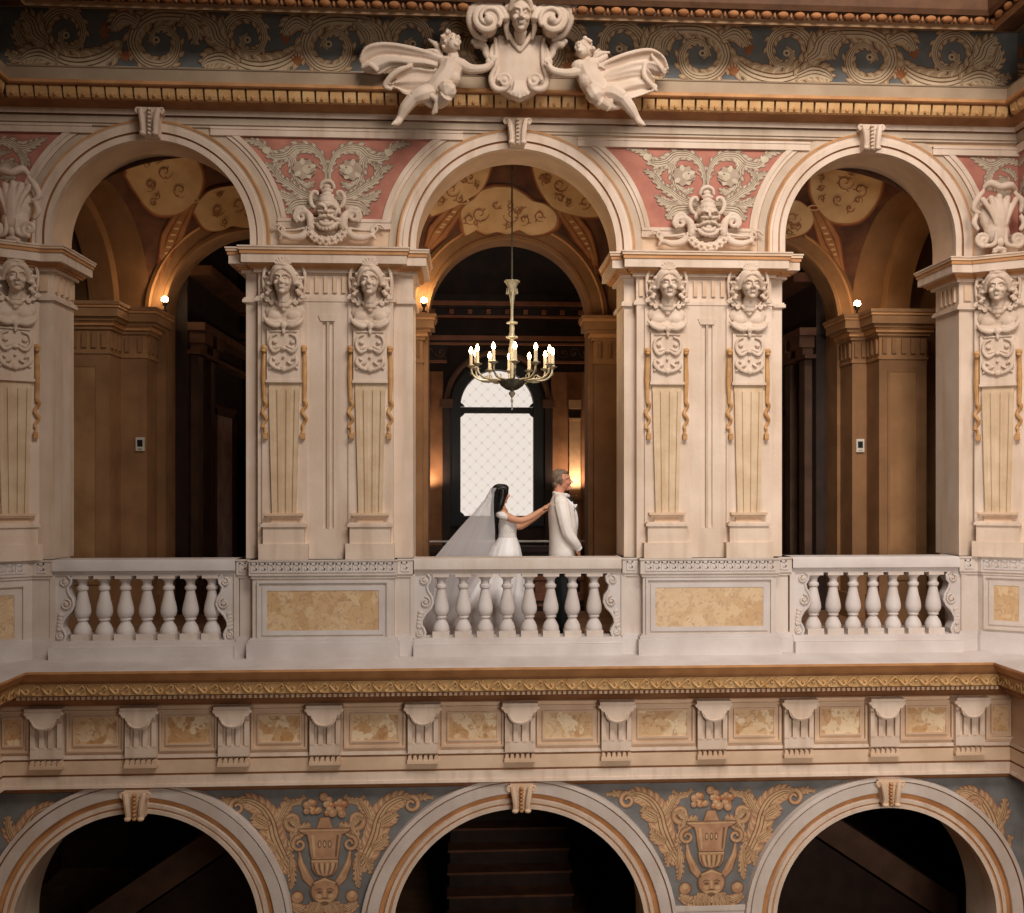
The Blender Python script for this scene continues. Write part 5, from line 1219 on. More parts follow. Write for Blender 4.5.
# ---- spandrel frescoes -------------------------------------------------
def bound(arch, r, z, side):
    cx, cz, R = arch; dz = max(0, z-cz); rr = R+r
    return cx+side*(sqrt(max(0, rr*rr-dz*dz)) if dz < rr else 0)
def spandrel(name, label, group, la, ra, z0, z1, y, r_in, r_fr, mg, framem, paint, mats, pal, xl=None, xr=None):
    zs = [z0+(z1-z0)*k/30 for k in range(31)]
    L = [bound(la, r_in, z, 1) if la else xl for z in zs]; R = [bound(ra, r_in, z, -1) if ra else xr for z in zs]
    t = thing(name, label, 'fresco', ((L[0]+R[0])/2, y, z0), group)
    a = MB(); a.prism([(x, z) for x, z in zip(R, zs)]+[(x, z) for x, z in zip(L[::-1], zs[::-1])], y-.006, y+.01); a.build('ground', mg, t)
    if framem:
        a = MB(); zt = z1+(r_in-r_fr)
        zs2 = [z0+(zt-z0)*k/30 for k in range(31)]
        for ar, sd in ((la, 1), (ra, -1)):
            if not ar: continue
            for ra0, ra1, d in ((r_fr, r_fr+(r_in-r_fr)*.5, .02), (r_fr+(r_in-r_fr)*.45, r_in, .032)):
                o = [(bound(ar, ra0, z, sd), z) for z in zs2]; i_ = [(bound(ar, ra1, z, sd), z) for z in zs2]
                if sd < 0: o, i_ = i_, o
                for k in range(30): a.prism([o[k], i_[k], i_[k+1], o[k+1]], y-d, y+.01)
        xa = bound(la, r_fr+.0, zt, 1) if la else xl; xb = bound(ra, r_fr, zt, -1) if ra else xr
        a.box(xa, xb, y-.036, y+.012, z1, zt-.002); a.box(xa, xb, y-.043, y+.014, zt-.022, zt)
        xa = bound(la, r_fr, z0, 1) if la else xl; xb = bound(ra, r_fr, z0, -1) if ra else xr
        a.box(xa, xb, y-.03, y+.012, z0-.10, z0-.001); a.box(xa, xb, y-.038, y+.014, z0-.035, z0-.01)
        a.build('frame', framem, t)
    p = Paint(lambda x, q, l: Vector((x, y-.008-.0012*l, q))); paint(p)
    p.mb.build('scrollwork', pal, t, smooth=False, recalc=False)
    return t
def sub(p, f, fn):
    q = Paint(f); fn(q); p.mb.add(q.mb.v, q.mb.f); p.mb.m[-len(q.mb.m):] = q.mb.m
def red_half(q):
    q.leaf([(2,52),(1,40),(3,26),(9,14),(20,8),(32,9),(40,16),(52,18),(62,12)], [3,4,5,6,8,9,9,8,3], 0, 9)
    q.leaf([(40,16),(34,22),(33,32),(30,44),(22,50),(13,44)], [5,7,7,7,6,3], 0, 6)
    q.disc((23,31), 12, 11, 0, 5); q.disc((23,31), 10.8, 9.8, 1, 6)
    for k in range(9): q.disc((23+8.5*cos(k*.7), 31+8*sin(k*.7)), 3.6, 2.4, 2 if k % 2 else 1, 7, 10, k*.7)
    q.disc((20,31), 4.6, 4.4, 2, 8); q.disc((18,29), 1, .8, 0, 9); q.ribbon([(12,33),(16,36),(21,37)], [.6,1,.5], 0, 9); q.disc((14,32), 3, 2.4, 1, 8)
    q.leaf([(3,62),(14,60),(26,56),(36,48),(46,42),(54,30),(64,26)], [4,6,8,7,6,6,2], 2, 8)
    q.leaf([(6,66),(20,66),(32,68),(40,78)], [5,10,10,3], 3, 5); q.leaf([(30,62),(42,60),(52,52)], [4,7,2], 3, 4)
    q.leaf([(56,18),(62,8),(72,3),(82,2)], [5,6,5,2], 1, 4); q.disc((60,12), 4, 3.6, 2, 5)
    q.ribbon([(7,30),(11,27),(9,24)], [1,1.2,.6], 1, 6); q.leaf([(44,24),(50,30),(52,38)], [3,5,2], 3, 3)
RPAL = [MRD, MRL, MRH]
zt_, zb_ = PZ(142), PZ(222)
def redpaint(cx): return lambda p: [sub(p, (lambda s: (lambda x, y, l: p.f(cx+s*x/K, zt_-y/K*.94-.02, l)))(s), red_half) for s in (1, -1)]
r_in, r_fr = .36, .275
spandrel('spandrel_fresco', 'red fresco with grey acanthus scrolls behind the mask left of the couple', 'red spandrel frescoes', ARCH[0], ARCH[1], zb_, zt_, 0, r_in, r_fr, MRED, STONE, redpaint(PX(328)), None, RPAL)
spandrel('spandrel_fresco', 'red fresco with grey acanthus scrolls behind the mask right of the groom', 'red spandrel frescoes', ARCH[1], ARCH[2], zb_-.04, zt_-.04, 0, r_in, r_fr, MRED, STONE, redpaint(PX(706)), None, RPAL)
def cornerpaint(cx, s):
    def fn(q):
        q.leaf([(-2,48),(6,34),(16,26),(22,34),(16,42),(8,38)], [3,5,6,6,5,3], 0, 7); q.leaf([(0,10),(14,6),(28,12),(40,8),(52,2)], [3,7,8,6,2], 0, 7); q.leaf([(26,14),(32,26),(30,38)], [4,6,3], 0, 5); q.disc((14,32), 4, 4, 2, 6); q.leaf([(2,26),(8,18),(18,16)], [3,4,2], 0, 4)
    return lambda p: sub(p, lambda x, y, l: p.f(cx+s*x/K, zt_-.03-y/K, l), fn)
spandrel('spandrel_fresco', 'bright red fresco panel with grey leaf scroll in the right corner', 'red spandrel frescoes', ARCH[2], None, zb_-.06, zt_-.06, 0, r_in, r_fr, MRED, STONE, cornerpaint(XR, -1), None, RPAL, xr=XR)
spandrel('spandrel_fresco', 'shadowed red fresco panel with leaf scroll in the left corner', 'red spandrel frescoes', None, ARCH[0], zb_+.04, zt_+.0, 0, r_in, r_fr, MRED, STONE, cornerpaint(XL, 1), None, RPAL, xl=XL)
for s, lab in ((-1, 'left'), (1, 'right')):
    X = XL if s < 0 else XR
    t = thing('spandrel_fresco', 'red fresco with a leaf scroll on the %s return wall' % lab, 'fresco', (X, -.7, zb_), 'red spandrel frescoes')
    a = MB(); a.box(X-.006*s, X+.02*s, -1.6, 0, zb_-.03, zt_-.03); a.build('ground', MRED, t)
    a = MB(); a.box(X-.032*s, X+.02*s, -1.6, 0, zt_-.03, zt_+.06); a.build('frame', STONE, t)
    p = Paint(lambda x, y, l: Vector((X-s*(.008+.0012*l), -x/K, zt_-.05-y/K)))
    p.leaf([(2,48),(8,34),(18,26),(24,34),(18,42),(10,38)], [3,5,6,6,5,3], 0, 7); p.leaf([(2,10),(16,6),(30,12),(42,8),(54,2)], [3,7,8,6,2], 0, 7); p.leaf([(8,62),(22,52),(40,56)], [4,9,4], 0, 5)
    p.mb.build('scrollwork', RPAL, t, smooth=False, recalc=False)
def urn_half(q):
    q.leaf([(33,80),(42,64),(50,46),(54,30),(62,17),(74,10),(84,9)], [9,13,15,14,12,10,4], 0, 10)
    sp = spiral((86,15), 8, 2, -PI/2, 1.2, 22); q.ribbon(sp, lerps([6,3], 23), 0, 5); q.ribbon(sp, lerps([4.6,2], 23), 1, 6); q.ribbon(sp, lerps([1.4,.6], 23), 2, 7)
    q.leaf([(56,34),(64,30),(72,24)], [6,9,3], 2, 4); q.leaf([(48,58),(56,54),(62,46)], [5,8,3], 2, 4); q.leaf([(90,10),(98,8),(108,9)], [3,5,2], 2, 3); q.leaf([(46,30),(40,18),(34,10)], [5,8,3], 0, 4)
    q.leaf([(34,58),(30,46),(22,38),(14,34)], [4,7,7,3], 4, 5); q.leaf([(34,54),(26,42),(30,30),(40,28)], [4,5,5,3], 4, 4)
    sp = spiral((31,30), 9, 2, PI/2, -1.2, 22); q.ribbon(sp, lerps([7,3], 23), 0, 3); q.ribbon(sp, lerps([5.4,2], 23), 1, 4); q.ribbon(sp, lerps([1.6,.6], 23), 2, 5)
    sp = spiral((25,53), 7.5, 1.6, -PI/2, 1.3, 22); q.ribbon(sp, lerps([5.5,3], 23), 0, 6); q.ribbon(sp, lerps([4,2], 23), 1, 7); q.ribbon(sp, lerps([1.2,.6], 23), 2, 8)
    q.ribbon([(25,60),(24,72),(18,86),(9,98)], [3,7,10,5], 0, 3); q.ribbon([(25,60),(23.5,72),(17.5,86),(9,98)], [2,5,8,4], 1, 4); q.ribbon([(25,62),(22,74),(15,88)], [.8,1.4,1], 2, 5)
    q.leaf([(33,64),(33,76),(32,88),(34,98)], [4,6,5,2], 2, 6); q.leaf([(38,66),(44,74),(45,84)], [3,5,2], 2, 4)
    q.disc((27,106), 7, 7, 0, 2); q.disc((27,106), 5.6, 5.6, 1, 3); q.disc((27,104), 3, 3, 2, 4); q.leaf([(32,114),(24,118),(12,122)], [4,7,4], 3, 4)
    q.leaf([(96,6),(86,9),(76,10)], [2,5,4], 0, 3); q.leaf([(20,6),(30,12),(40,6)], [3,5,2], 0, 3)
def urn_mid(q):
    def sym(o, m, l): q.poly([(x, y) for x, y in o]+[(-x, y) for x, y in o[::-1]], m, l)
    sym([(0,26),(5,26),(7,32),(9,38),(0,38)], 0, 6); sym([(0,27),(4,27),(6,32),(8,38),(0,38)], 1, 7)
    sym([(0,37),(26,37),(26,41),(18,44),(16,52),(15,62),(13,70),(0,70)], 0, 8); sym([(0,38),(25,38),(25,40),(17,43.5),(15,52),(14,62),(12,70),(0,70)], 1, 9)
    sym([(0,68),(14,68),(14,71),(13,78),(9,84),(0,86)], 0, 9); sym([(0,69),(13,69),(13,71),(12,78),(8,83),(0,85)], 1, 10)
    q.ribbon([(-24,39.5),(24,39.5)], 1.2, 2, 11); q.ribbon([(-13,70),(13,70)], 1.2, 2, 11)
    for k in range(-4, 5): q.ribbon([(k*2.8,72),(k*2.5,78),(k*1.8,83)], [1.4,1.5,.6], 2 if k % 2 else 0, 11)
    q.ribbon([(-12,44),(-11,54),(-10,66)], [2.4,3,1.6], 2, 11); q.ribbon([(13,44),(12,54),(11,66)], [2,2.4,1.6], 0, 11)
    for k in range(3): q.disc((-5+5*k, 53), 1.8, 4, 0, 11, 10); q.disc((-5+5*k, 53), 1, 2.6, 2, 12, 10)
    r = random.Random(4)
    for k in range(26):
        x = r.uniform(-20, 20); y = r.uniform(4, 24) if abs(x) < 10 else r.uniform(10, 26)
        s_ = r.uniform(2.4, 4.2); q.disc((x, y), s_+.7, s_+.7, 0, 9, 12); q.disc((x, y), s_, s_, 1 if k % 3 else 3, 10, 12); q.disc((x-.8, y-.9), s_*.45, s_*.45, 2, 11, 10)
    q.disc((0,100), 15, 14, 0, 8, 24); q.disc((0,100), 13, 12.5, 1, 9, 24); q.disc((0,93), 12, 6, 0, 10, 20); q.disc((0,94.5), 10.6, 5.4, 1, 11, 20); q.ribbon([(-11,92),(0,88),(11,92)], [1,2.4,1], 2, 12)
    for s in (-1,1):
        q.disc((s*5,101), 2.6, 1.4, 0, 11, 10); q.ribbon([(s*2,98),(s*6,97.4),(s*9,99)], [.8,1.4,.6], 0, 12); q.disc((s*6,105), 2.8, 2.4, 2, 11, 10); q.ribbon([(0,109),(s*5,110),(s*9,108)], [1.6,2,.8], 2, 12)
        for k in range(5): q.leaf([(s*(2+k*2.6),112),(s*(3+k*3.4),118),(s*(2+k*4),125)], [3,5,2], 8+k % 2, 3)
    q.ribbon([(0,98),(0,106)], [1.6,3], 2, 12); q.ribbon([(-3,107),(3,107)], 1, 0, 13); q.disc((0,112), 4, 2, 0, 12, 12)
LPAL = [LDRK, LTAN, LHI, MBO]
zl1 = ZLT-.0; zl0 = P(711, 904.5, -LP).z
def lowpaint(cx): return lambda p: [sub(p, (lambda s: (lambda x, y, l: p.f(cx+s*x/100, zl1-.03-y/100, l)))(s), urn_half) for s in (1, -1)]+[sub(p, lambda x, y, l: p.f(cx+x/100, zl1-.03-y/100, l), urn_mid)]
spandrel('spandrel_fresco', 'slate fresco of an ochre urn and mask between the left and middle lower arches', 'urn frescoes of the lower spandrels', LAR[0], LAR[1], zl0, zl1, -LP, .31, 0, LBLU, None, lowpaint(P(325, 850, -LP).x), None, LPAL)
spandrel('spandrel_fresco', 'slate fresco of an ochre urn and mask between the middle and right lower arches', 'urn frescoes of the lower spandrels', LAR[1], LAR[2], zl0, zl1, -LP, .31, 0, LBLU, None, lowpaint(P(711, 845, -LP).x), None, LPAL)
def lowcorner(cx, s):
    def fn(q):
        q.leaf([(10,100),(20,70),(24,44),(34,24),(48,14),(62,12)], [6,13,14,12,9,3], 0, 11); q.leaf([(22,52),(12,36),(10,20)], [5,9,3], 0, 5); q.leaf([(28,36),(40,40),(46,52)], [4,7,3], 0, 4); q.leaf([(4,60),(10,76),(8,96)], [4,7,3], 0, 4)
        sp = spiral((44,26), 9, 2, PI, 1.2, 22); q.ribbon(sp, lerps([6,3], 23), 0, 3); q.ribbon(sp, lerps([4.4,2], 23), 1, 4)
    return lambda p: sub(p, lambda x, y, l: p.f(cx+s*x/100, zl1-.03-y/100, l), fn)
spandrel('spandrel_fresco', 'dark slate fresco with ochre leaves in the lower left corner', 'urn frescoes of the lower spandrels', None, LAR[0], zl0, zl1, -LP, .31, 0, LBLU, None, lowcorner(XL+LP, 1), None, LPAL, xl=XL)
spandrel('spandrel_fresco', 'slate fresco with ochre leaves in the lower right corner', 'urn frescoes of the lower spandrels', LAR[2], None, zl0, zl1, -LP, .31, 0, LBLU, None, lowcorner(XR-LP, -1), None, LPAL, xr=XR)
mb = MB(); xs_ = [XL+LP]
for cx, cz, R in LAR: xs_ += [cx-R-.30, cx+R+.30]
xs_.append(XR-LP)
for k in range(0, len(xs_), 2):
    if xs_[k+1] > xs_[k]: mb.box(xs_[k], xs_[k+1], -LP-.035, -LP+.02, zl0-.05, zl0-.002, 0); mb.box(xs_[k], xs_[k+1], -LP-.025, -LP+.02, zl0-.6, zl0-.05, 0)
struct(mb.build('trim_7', [PALE]))
# ---- painted vault medallions ------------------------------------------
def medallion(outline, cx, label, swirls, group='painted vault medallions'):
    f = lambda x, y, l: vray(x, y, cx, .014+.013*l)
    c = [(v.x, v.y) for v in catmull(outline+[outline[0]], 8)]
    mx = sum(q[0] for q in c)/len(c); my = sum(q[1] for q in c)/len(c)
    ctr = f(mx, my, 0)
    t = thing('vault_medallion', label, 'fresco', (ctr.x, ctr.y, ctr.z), group)
    def filled(o, k, lay, mi):
        mb = MB(); rings = [[f(mx+(x-mx)*r*k, my+(y-my)*r*k, lay) for x, y in o] for r in [.01]+[q/14. for q in range(1, 15)]]
        mb.grid(rings, mi); return mb
    p = Paint(f); b = filled(c, 1.10, 0, 0); b2 = filled(c, 1.05, 1, 1); b.add(b2.v, b2.f, 1); b.build('border', [VRED, VTAN], t, smooth=False, recalc=False)
    filled(c, 1.0, 2, 0).build('field', VCRM, t, smooth=False, recalc=False)
    p = Paint(f); r = random.Random(int(mx))
    for k in range(5):
        q = r.choice(c); f_ = r.uniform(.35, .75); swirls = swirls+[(mx+(q[0]-mx)*f_, my+(q[1]-my)*f_, r.uniform(3, 5), r.uniform(0, 6), r.choice((-1.2, 1.2)))]
    for (sx, sy, rad, a0, tn) in swirls:
        sp = spiral((sx, sy), rad, rad*.15, a0, tn, 18); p.ribbon(sp, lerps([.5, 1.5, .5], 19), 0, 3)
        for k in range(4):
            q = sp[3+k*3]; an = r.uniform(0, 6.28); p.ribbon([q, (q[0]+2*cos(an), q[1]+2*sin(an)), (q[0]+4*cos(an), q[1]+3*sin(an))], [.4, 1.2, .3], 0, 3)
    p.mb.build('ornament', VORN, t, smooth=False, recalc=False)
def mirror(o, c): return o+[(2*c-x, y) for x, y in o[::-1]]
medallion([(495,186),(508,187),(520,193),(528,199),(545,205),(556,214),(553,226),(542,232),(528,233),(517,229),(508,233),(495,231),(482,233),(473,229),(462,234),(449,230),(461,206),(474,198),(483,191)] if 0 else
          [(495,187),(511,188),(523,194),(532,201),(546,205),(556,215),(555,226),(545,233),(530,235),(519,230),(508,234),(497,232),(486,234),(476,230),(466,235),(463,224),(461,213),(466,205),(474,199),(482,191)], 0, 'cream painted medallion on the middle vault behind the chandelier rod',
          [(480,214,9,0,1.3),(512,215,9,PI,-1.3),(470,219,6,1,1.2),(524,220,6,2,-1.2),(496,205,5,0,1),(540,216,6,1,1.3)])
medallion([(432,216),(424,205),(436,186),(455,170),(478,164),(489,166),(487,178),(480,191),(468,199),(452,208)], 0, 'cream painted medallion at the left of the middle vault', [(452,190,8,0,1.2),(440,200,6,2,-1.2),(470,178,6,1,1.2)])
medallion([(533,167),(545,163),(565,168),(585,180),(600,198),(606,213),(590,217),(570,214),(553,207),(542,193),(536,180)], 0, 'cream painted medallion at the right of the middle vault', [(560,185,8,0,1.2),(585,203,7,2,-1.3),(548,178,5,1,1.2)])
medallion([(126,176),(130,158),(150,149),(175,148),(193,157),(202,174),(200,192),(190,206),(176,214),(158,214),(146,206),(136,192)], -3.14, 'shadowed cream medallion at the left of the left vault', [(165,172,8,0,1.3),(150,185,7,2,-1.2),(180,190,8,1,1.2),(160,160,5,2,1)])
medallion([(194,212),(200,200),(212,190),(232,186),(254,186),(262,198),(262,222),(248,228),(232,226),(220,231),(205,228)], -3.14, 'cream medallion at the right of the left vault, cut by the arch', [(218,210,7,0,1.3),(238,205,8,2,-1.2)])
medallion([(811,170),(828,158),(858,158),(880,172),(880,192),(872,208),(860,220),(846,223),(830,220),(818,208),(811,192)], 3.12, 'cream medallion at the right of the right vault', [(845,182,9,0,1.3),(860,190,8,2,-1.2),(838,200,6,1,1.2),(850,208,5,0,1),(852,170,6,1,1)])
medallion([(778,206),(785,200),(800,202),(811,212),(813,222),(806,232),(792,237),(778,237)], 3.12, 'cream medallion at the left of the right vault, cut by the pier', [(793,218,8,0,1.3),(785,225,5,2,1)])
def pendant(pts, ws, cx, label):
    f = lambda x, y, l: vray(x, y, cx, .012+.004*l)
    c = [(v.x, v.y) for v in catmull(pts, 8)]; w = lerps(ws, len(c)); q = f(*pts[1], 0)
    t = thing('painted_pendant', label, 'fresco', (q.x, q.y, q.z), 'painted pendants of the vaults')
    p = Paint(f); p.ribbon(c, [x+3 for x in w], 0, 0); p.ribbon(c, w, 1, 1); p.ribbon(c, [x*.55 for x in w], 0, 2); p.ribbon(c, [x*.4 for x in w], 1, 3)
    N = len(c)
    for k in range(6):
        i = int(N*(.35+.06*k)); p.disc(c[i], w[i]*.16, 1.2, 2, 4, 10)
    i = 2; p.disc(c[i], ws[0]*1.1, 3, 2, 4, 12); p.disc(c[i], ws[0]*.7, 1.8, 0, 5, 12)
    p.mb.build('ornament', [VRED, VTAN, VCRM], t, smooth=False, recalc=False)
pendant([(466,198),(454,212),(438,232),(428,248)], [6,14,18,6], 0, 'painted rust and tan pendant at the left of the middle vault')
pendant([(556,200),(566,214),(582,236),(592,256),(596,276)], [6,14,17,8,3], 0, 'painted rust and tan pendant at the right of the middle vault')
pendant([(196,196),(184,214),(172,238),(164,262),(160,284)], [6,14,20,10,3], -3.14, 'painted rust and tan pendant of the left vault')
pendant([(812,204),(820,220),(830,242),(838,262),(844,284)], [6,14,20,9,3], 3.12, 'painted rust and tan pendant of the right vault')
# ============================================================ CHANDELIER
YCH = 1.02
c0 = P(512, 380, YCH)
t = thing('chandelier', 'silvered brass chandelier with twelve lit candles hanging over the couple', 'chandelier', (c0.x, YCH, P(512, 405, YCH).z))
def cz(py): return P(512, py, YCH).z
kc = (10.19+YCH)/1000
cxx = c0.x
a = MB(); a.tube([(cxx, YCH, cz(283)), (cxx, YCH, vaultz(cxx, YCH, 0)+.02)], .010, 8); a.build('rod', DBRASS, t)
def lp(l): return [(r*kc, cz(py)) for r, py in l]
a = MB(); a.lathe(lp([(1.2,293),(3,291.5),(4,289),(5,286),(7,282.5),(7.6,280.8),(6.8,281.5),(4,286),(1,288)]), (cxx, YCH, 0), 20)
for k in range(8):
    an = 2*PI*k/8; a.ell((cxx+7*kc*cos(an), YCH+7*kc*sin(an), cz(281.5)), .012); a.tube([(cxx+5*kc*cos(an), YCH+5*kc*sin(an), cz(288)), (cxx+5.4*kc*cos(an), YCH+5.4*kc*sin(an), cz(293.5))], [.004,.010], 6)
a.build('crown_cup', BRASS, t)
a = MB(); a.lathe(lp([(1,390),(2,381),(2.2,362),(3,356),(3.4,349),(2.2,344),(2,339),(5.8,337.8),(6,336.6),(3,335.8),(2.2,332),(2.6,328),(2,324),(5.6,323.4),(5.8,322.2),(2,321.4),(1.3,316),(1.6,306),(2.6,298),(3.2,294),(2,291),(1,290)]), (cxx, YCH, 0), 20); a.build('stem', BRASS, t)
a = MB(); a.lathe(lp([(1,391),(6,389.5),(11,386),(14,381.5),(14.6,380),(12,380.5),(6,380),(2,379.5)]), (cxx, YCH, 0), 28); a.build('bowl', DBRASS, t)
a = MB(); a.lathe(lp([(.6,410),(1,408),(.7,405),(.6,403),(1.4,401),(1.2,399.5),(.7,398),(3,394.5),(3.4,393),(1.6,391),(1,390)]), (cxx, YCH, 0), 14); a.build('finial', BRASS, t)
R12 = 41*kc; zcup = cz(366.5)
for k in range(12):
    an = PI/2+2*PI*k/12+.03; u = Vector((cos(an), sin(an), 0)); b = Vector((cxx, YCH, 0))
    a = MB(); stube(a, [b+u*.10+Vector((0,0,cz(381))), b+u*.22+Vector((0,0,cz(380.5))), b+u*.36+Vector((0,0,cz(380))), b+u*(R12-.02)+Vector((0,0,cz(375))), b+u*R12+Vector((0,0,cz(368)))], [.014,.012,.012,.011,.010], 5, 8)
    sp = [(b+u*(.30+.03*cos(q*.6))+Vector((0,0,cz(379)+.03*sin(q*.6)))) for q in range(9)]; a.tube(sp, [.006]*9, 6)
    ar = a.build('arm', BRASS, t)
    e = b+u*R12
    a = MB(); a.lathe([(.012,-.03),(.02,-.02),(.05,-.004),(.055,.004),(.03,.008),(.022,.02),(.02,.03)], (e.x, e.y, zcup), 14); a.build('drip_pan', BRASS, ar)
    a = MB(); a.lathe([(.019,.02),(.019,.13),(.012,.138)], (e.x, e.y, zcup), 12); a.build('candle', CANDLE, ar)
    a = MB(); a.lathe([(.010,.138),(.020,.155),(.022,.17),(.014,.195),(.004,.215)], (e.x, e.y, zcup), 12); a.build('bulb', BULB, ar)
    a = MB(); a.tube([(e.x, e.y, zcup-.03), (e.x, e.y, zcup-.06)], .003, 5); a.ell((e.x, e.y, zcup-.085), (.010,.010,.024)); a.build('pendant_drop', DBRASS, ar)
for an in (0, 2.1, 4.2):
    l = bpy.data.lights.new('chandelier_light', 'POINT'); l.energy = 8.0; l.color = (1, .76, .5); l.shadow_soft_size = .25
    o = bpy.data.objects.new('chandelier_light', l); COL.objects.link(o); o.location = (cxx+R12*cos(an), YCH+R12*sin(an), zcup+.25)
# ============================================================ THE COUPLE
YP = .80
KP = (10.19+YP)/1000
def prof_face(a, x, y, s): face(a.mb, TM(a.p(x, y, 0), s*a.k, (0, 0, PI/2)))
def fhand(a, w, tip, side, curl=.3):
    """palm with four fingers and a thumb; w wrist, tip = direction end, (x,y,d) pixels"""
    W = Vector(w); T = Vector(tip); d = (T-W); L = d.length; d.normalize()
    sd = Vector(side).normalized(); nn = d.cross(sd)
    pc = W+d*L*.3
    for f in (-.6, 0, .6): a.t([tuple(W+sd*f*1.2), tuple(W+d*L*.45+sd*f*2.4)], [1.5, 1.5], 2, 8)
    for k in range(4):
        f = (k-1.5)*1.25; ll = L*(.46, .56, .52, .40)[k]; b = W+d*L*.45+sd*f
        a.t([tuple(b), tuple(b+d*ll*.5+sd*f*.08+nn*curl*.6), tuple(b+d*ll+sd*f*.1+nn*curl*2.2)], [.85, .78, .6], 3, 7)
    b = W+d*L*.15-sd*1.6
    a.t([tuple(b), tuple(b+d*L*.2-sd*1.8+nn*.4), tuple(b+d*L*.42-sd*2.2+nn*1.0)], [1.0, .9, .7], 3, 7)
# ---- groom -----------------------------------------------------------
g = thing('person', 'man in a white jacket and dark trousers standing behind the balustrade, facing right', 'person', (P(561, 634, YP).x, YP, 0))
a = S2(YP)
prof_face(a, 563, 480.6, 21.5)
a.e(569.8, 488.4, (2.2,2.2,3.2), 0)
a.t([(559.5, 485, 0), (559, 493, 0), (559, 502, 0)], [5.6,5.4,6.4]); a.e(561, 511, (9.5,11,13)); a.e(562, 530, (9.5,16,13)); a.e(562, 550, (9.5,13,13))
for s in (1, -1):
    a.t([(560, 503, s*13), (562.5, 517, s*17.5), (565.5, 531, s*18), (571, 540, s*16.5), (576.2, 547, s*13.5)], [5,4.6,4,3.6,2.8])
    fhand(a, (576.4, 547, s*13.3), (579.2, 558, s*11.5), (.5, 0, -s), .5)
    a.t([(561.5, 556, s*8), (563, 596, s*8.5), (561.5, 629, s*8.5)], [8.5,5.6,4])
    a.t([(561.5, 630, s*8.5), (572, 632, s*9)], [3,2.6])
sculpt('body', a.mb, .008, SKIN2, g, False, 1)
a = S2(YP)
a.e(558.5, 477.4, (7.9,9.0,8.3)); a.e(562.2, 472.8, (6.2,3.6,6.8)); a.e(555.0, 484, (3.2,5,6.0))
for s in (1, -1): a.t([(560.5, 479, s*7.2), (560.8, 484, s*7.2)], [2.2,1.3])
sculpt('hair', a.mb, .007, HAIRG, g, False, 1)
def loft(a, rings, n=28):
    rows = []
    for y, cx, rx_, rd in rings:
        rows.append([a.p(cx+rx_*cos(2*PI*k/n), y, rd*sin(2*PI*k/n)) for k in range(n)])
    N = n; vs = [p for r in rows for p in r]; fs = []
    for i in range(len(rows)-1):
        for k in range(n): fs.append((i*N+k, i*N+(k+1) % n, (i+1)*N+(k+1) % n, (i+1)*N+k))
    fs += [tuple(range(n-1, -1, -1)), tuple((len(rows)-1)*N+k for k in range(n))]
    a.mb.add(vs, fs)
a = S2(YP)
loft(a, [(492.5, 558.3, 5.8, 6.6), (496, 559, 6.6, 8.5), (500, 560, 9, 15), (505, 560.8, 12, 18.5), (514, 562, 14, 19), (524, 563, 14.4, 18), (534, 563.2, 14, 17.5), (544, 562.6, 13.4, 18), (556, 562.2, 13.4, 18.6), (572, 562, 13.6, 19)])
a.mb.tube([a.p(559.5, 501.5, -15), a.p(559.5, 499, -7), a.p(559.5, 499, 7), a.p(559.5, 501.5, 15)], [6.5*a.k]*4, 10)
for s in (1, -1): a.t([(560, 504, s*15), (562.5, 517, s*19), (565.5, 531, s*19.5), (571, 539.5, s*18), (576, 546, s*14.5)], [7.6,7.2,6.4,5.6,4.6])
a.t([(553.4, 492.6, 0), (554.6, 492.8, 4.6), (559.4, 494.2, 6.8), (565.5, 499, 6)], [1.5,1.5,1.6,1.6]); a.t([(553.4, 492.6, 0), (554.6, 492.8, -4.6), (559.4, 494.2, -6.8), (565.5, 499, -6)], [1.5,1.5,1.6,1.6])
jk = sculpt('jacket', a.mb, .008, SUITM, g, False, 2)
for o_ in (jk,):
    pass
a = S2(YP)
for s in (1, -1): a.t([(566, 499, s*6.5), (572, 507, s*7.5), (575.5, 519, s*5), (576.6, 530, s*2)], [1.5,2.6,2.4,1.2], 5, 8, .5)
a.build = None; sculpt('lapel', a.mb, .006, SATIN, jk, False, 1)
a = S2(YP); a.e(574.2, 506.5, 1.5, 8.5); a.e(575.4, 505, 1.2, 9); a.e(573.2, 505, 1.2, 9.2); sculpt('boutonniere', a.mb, .005, SATIN, jk, False, 1)
a = S2(YP); a.t([(574.5, 507.5, 8.5), (573.5, 511, 8.5)], [.5,.4]); a.e(576, 508, (1.6,.7,.8), 8.6, (0,.6,0)); a.mb.build('sprig', LEAFG, jk)
a = S2(YP); a.t([(576.4, 546.6, 14.2), (577.4, 548.4, 13.6)], [4.0,3.9], 2, 12); a.t([(576.4, 546.6, -14.2), (577.4, 548.4, -13.6)], [4.0,3.9], 2, 12); a.mb.build('shirt_cuff', SATIN, jk)
a = S2(YP); a.t([(565, 494.5, 4.5), (568.5, 496, 0), (565, 494.5, -4.5)], [1.8,1.8,1.8]); a.e(570.5, 507, (3.2,9,4)); sculpt('shirt', a.mb, .006, SATIN, g, False, 1)
a = S2(YP); a.e(570.4, 499, (1.8,2,1.6)); a.e(571, 499.4, (1.8,2.8,2.6), 3); a.e(571, 499.4, (1.8,2.8,2.6), -3); a.e(573, 505, (1,5,1.6)); sculpt('bow_tie', a.mb, .005, BLACK, g, False, 1)
a = S2(YP)
a.e(561.8, 566, (11.5,9,15.5))
for s in (1, -1): a.t([(561.5, 564, s*8), (563, 594, s*8.6), (562.5, 612, s*8.6), (561.5, 630.5, s*8.6)], [9.6,7.6,6.6,6.4])
sculpt('trousers', a.mb, .009, TROUS, g, False, 2)
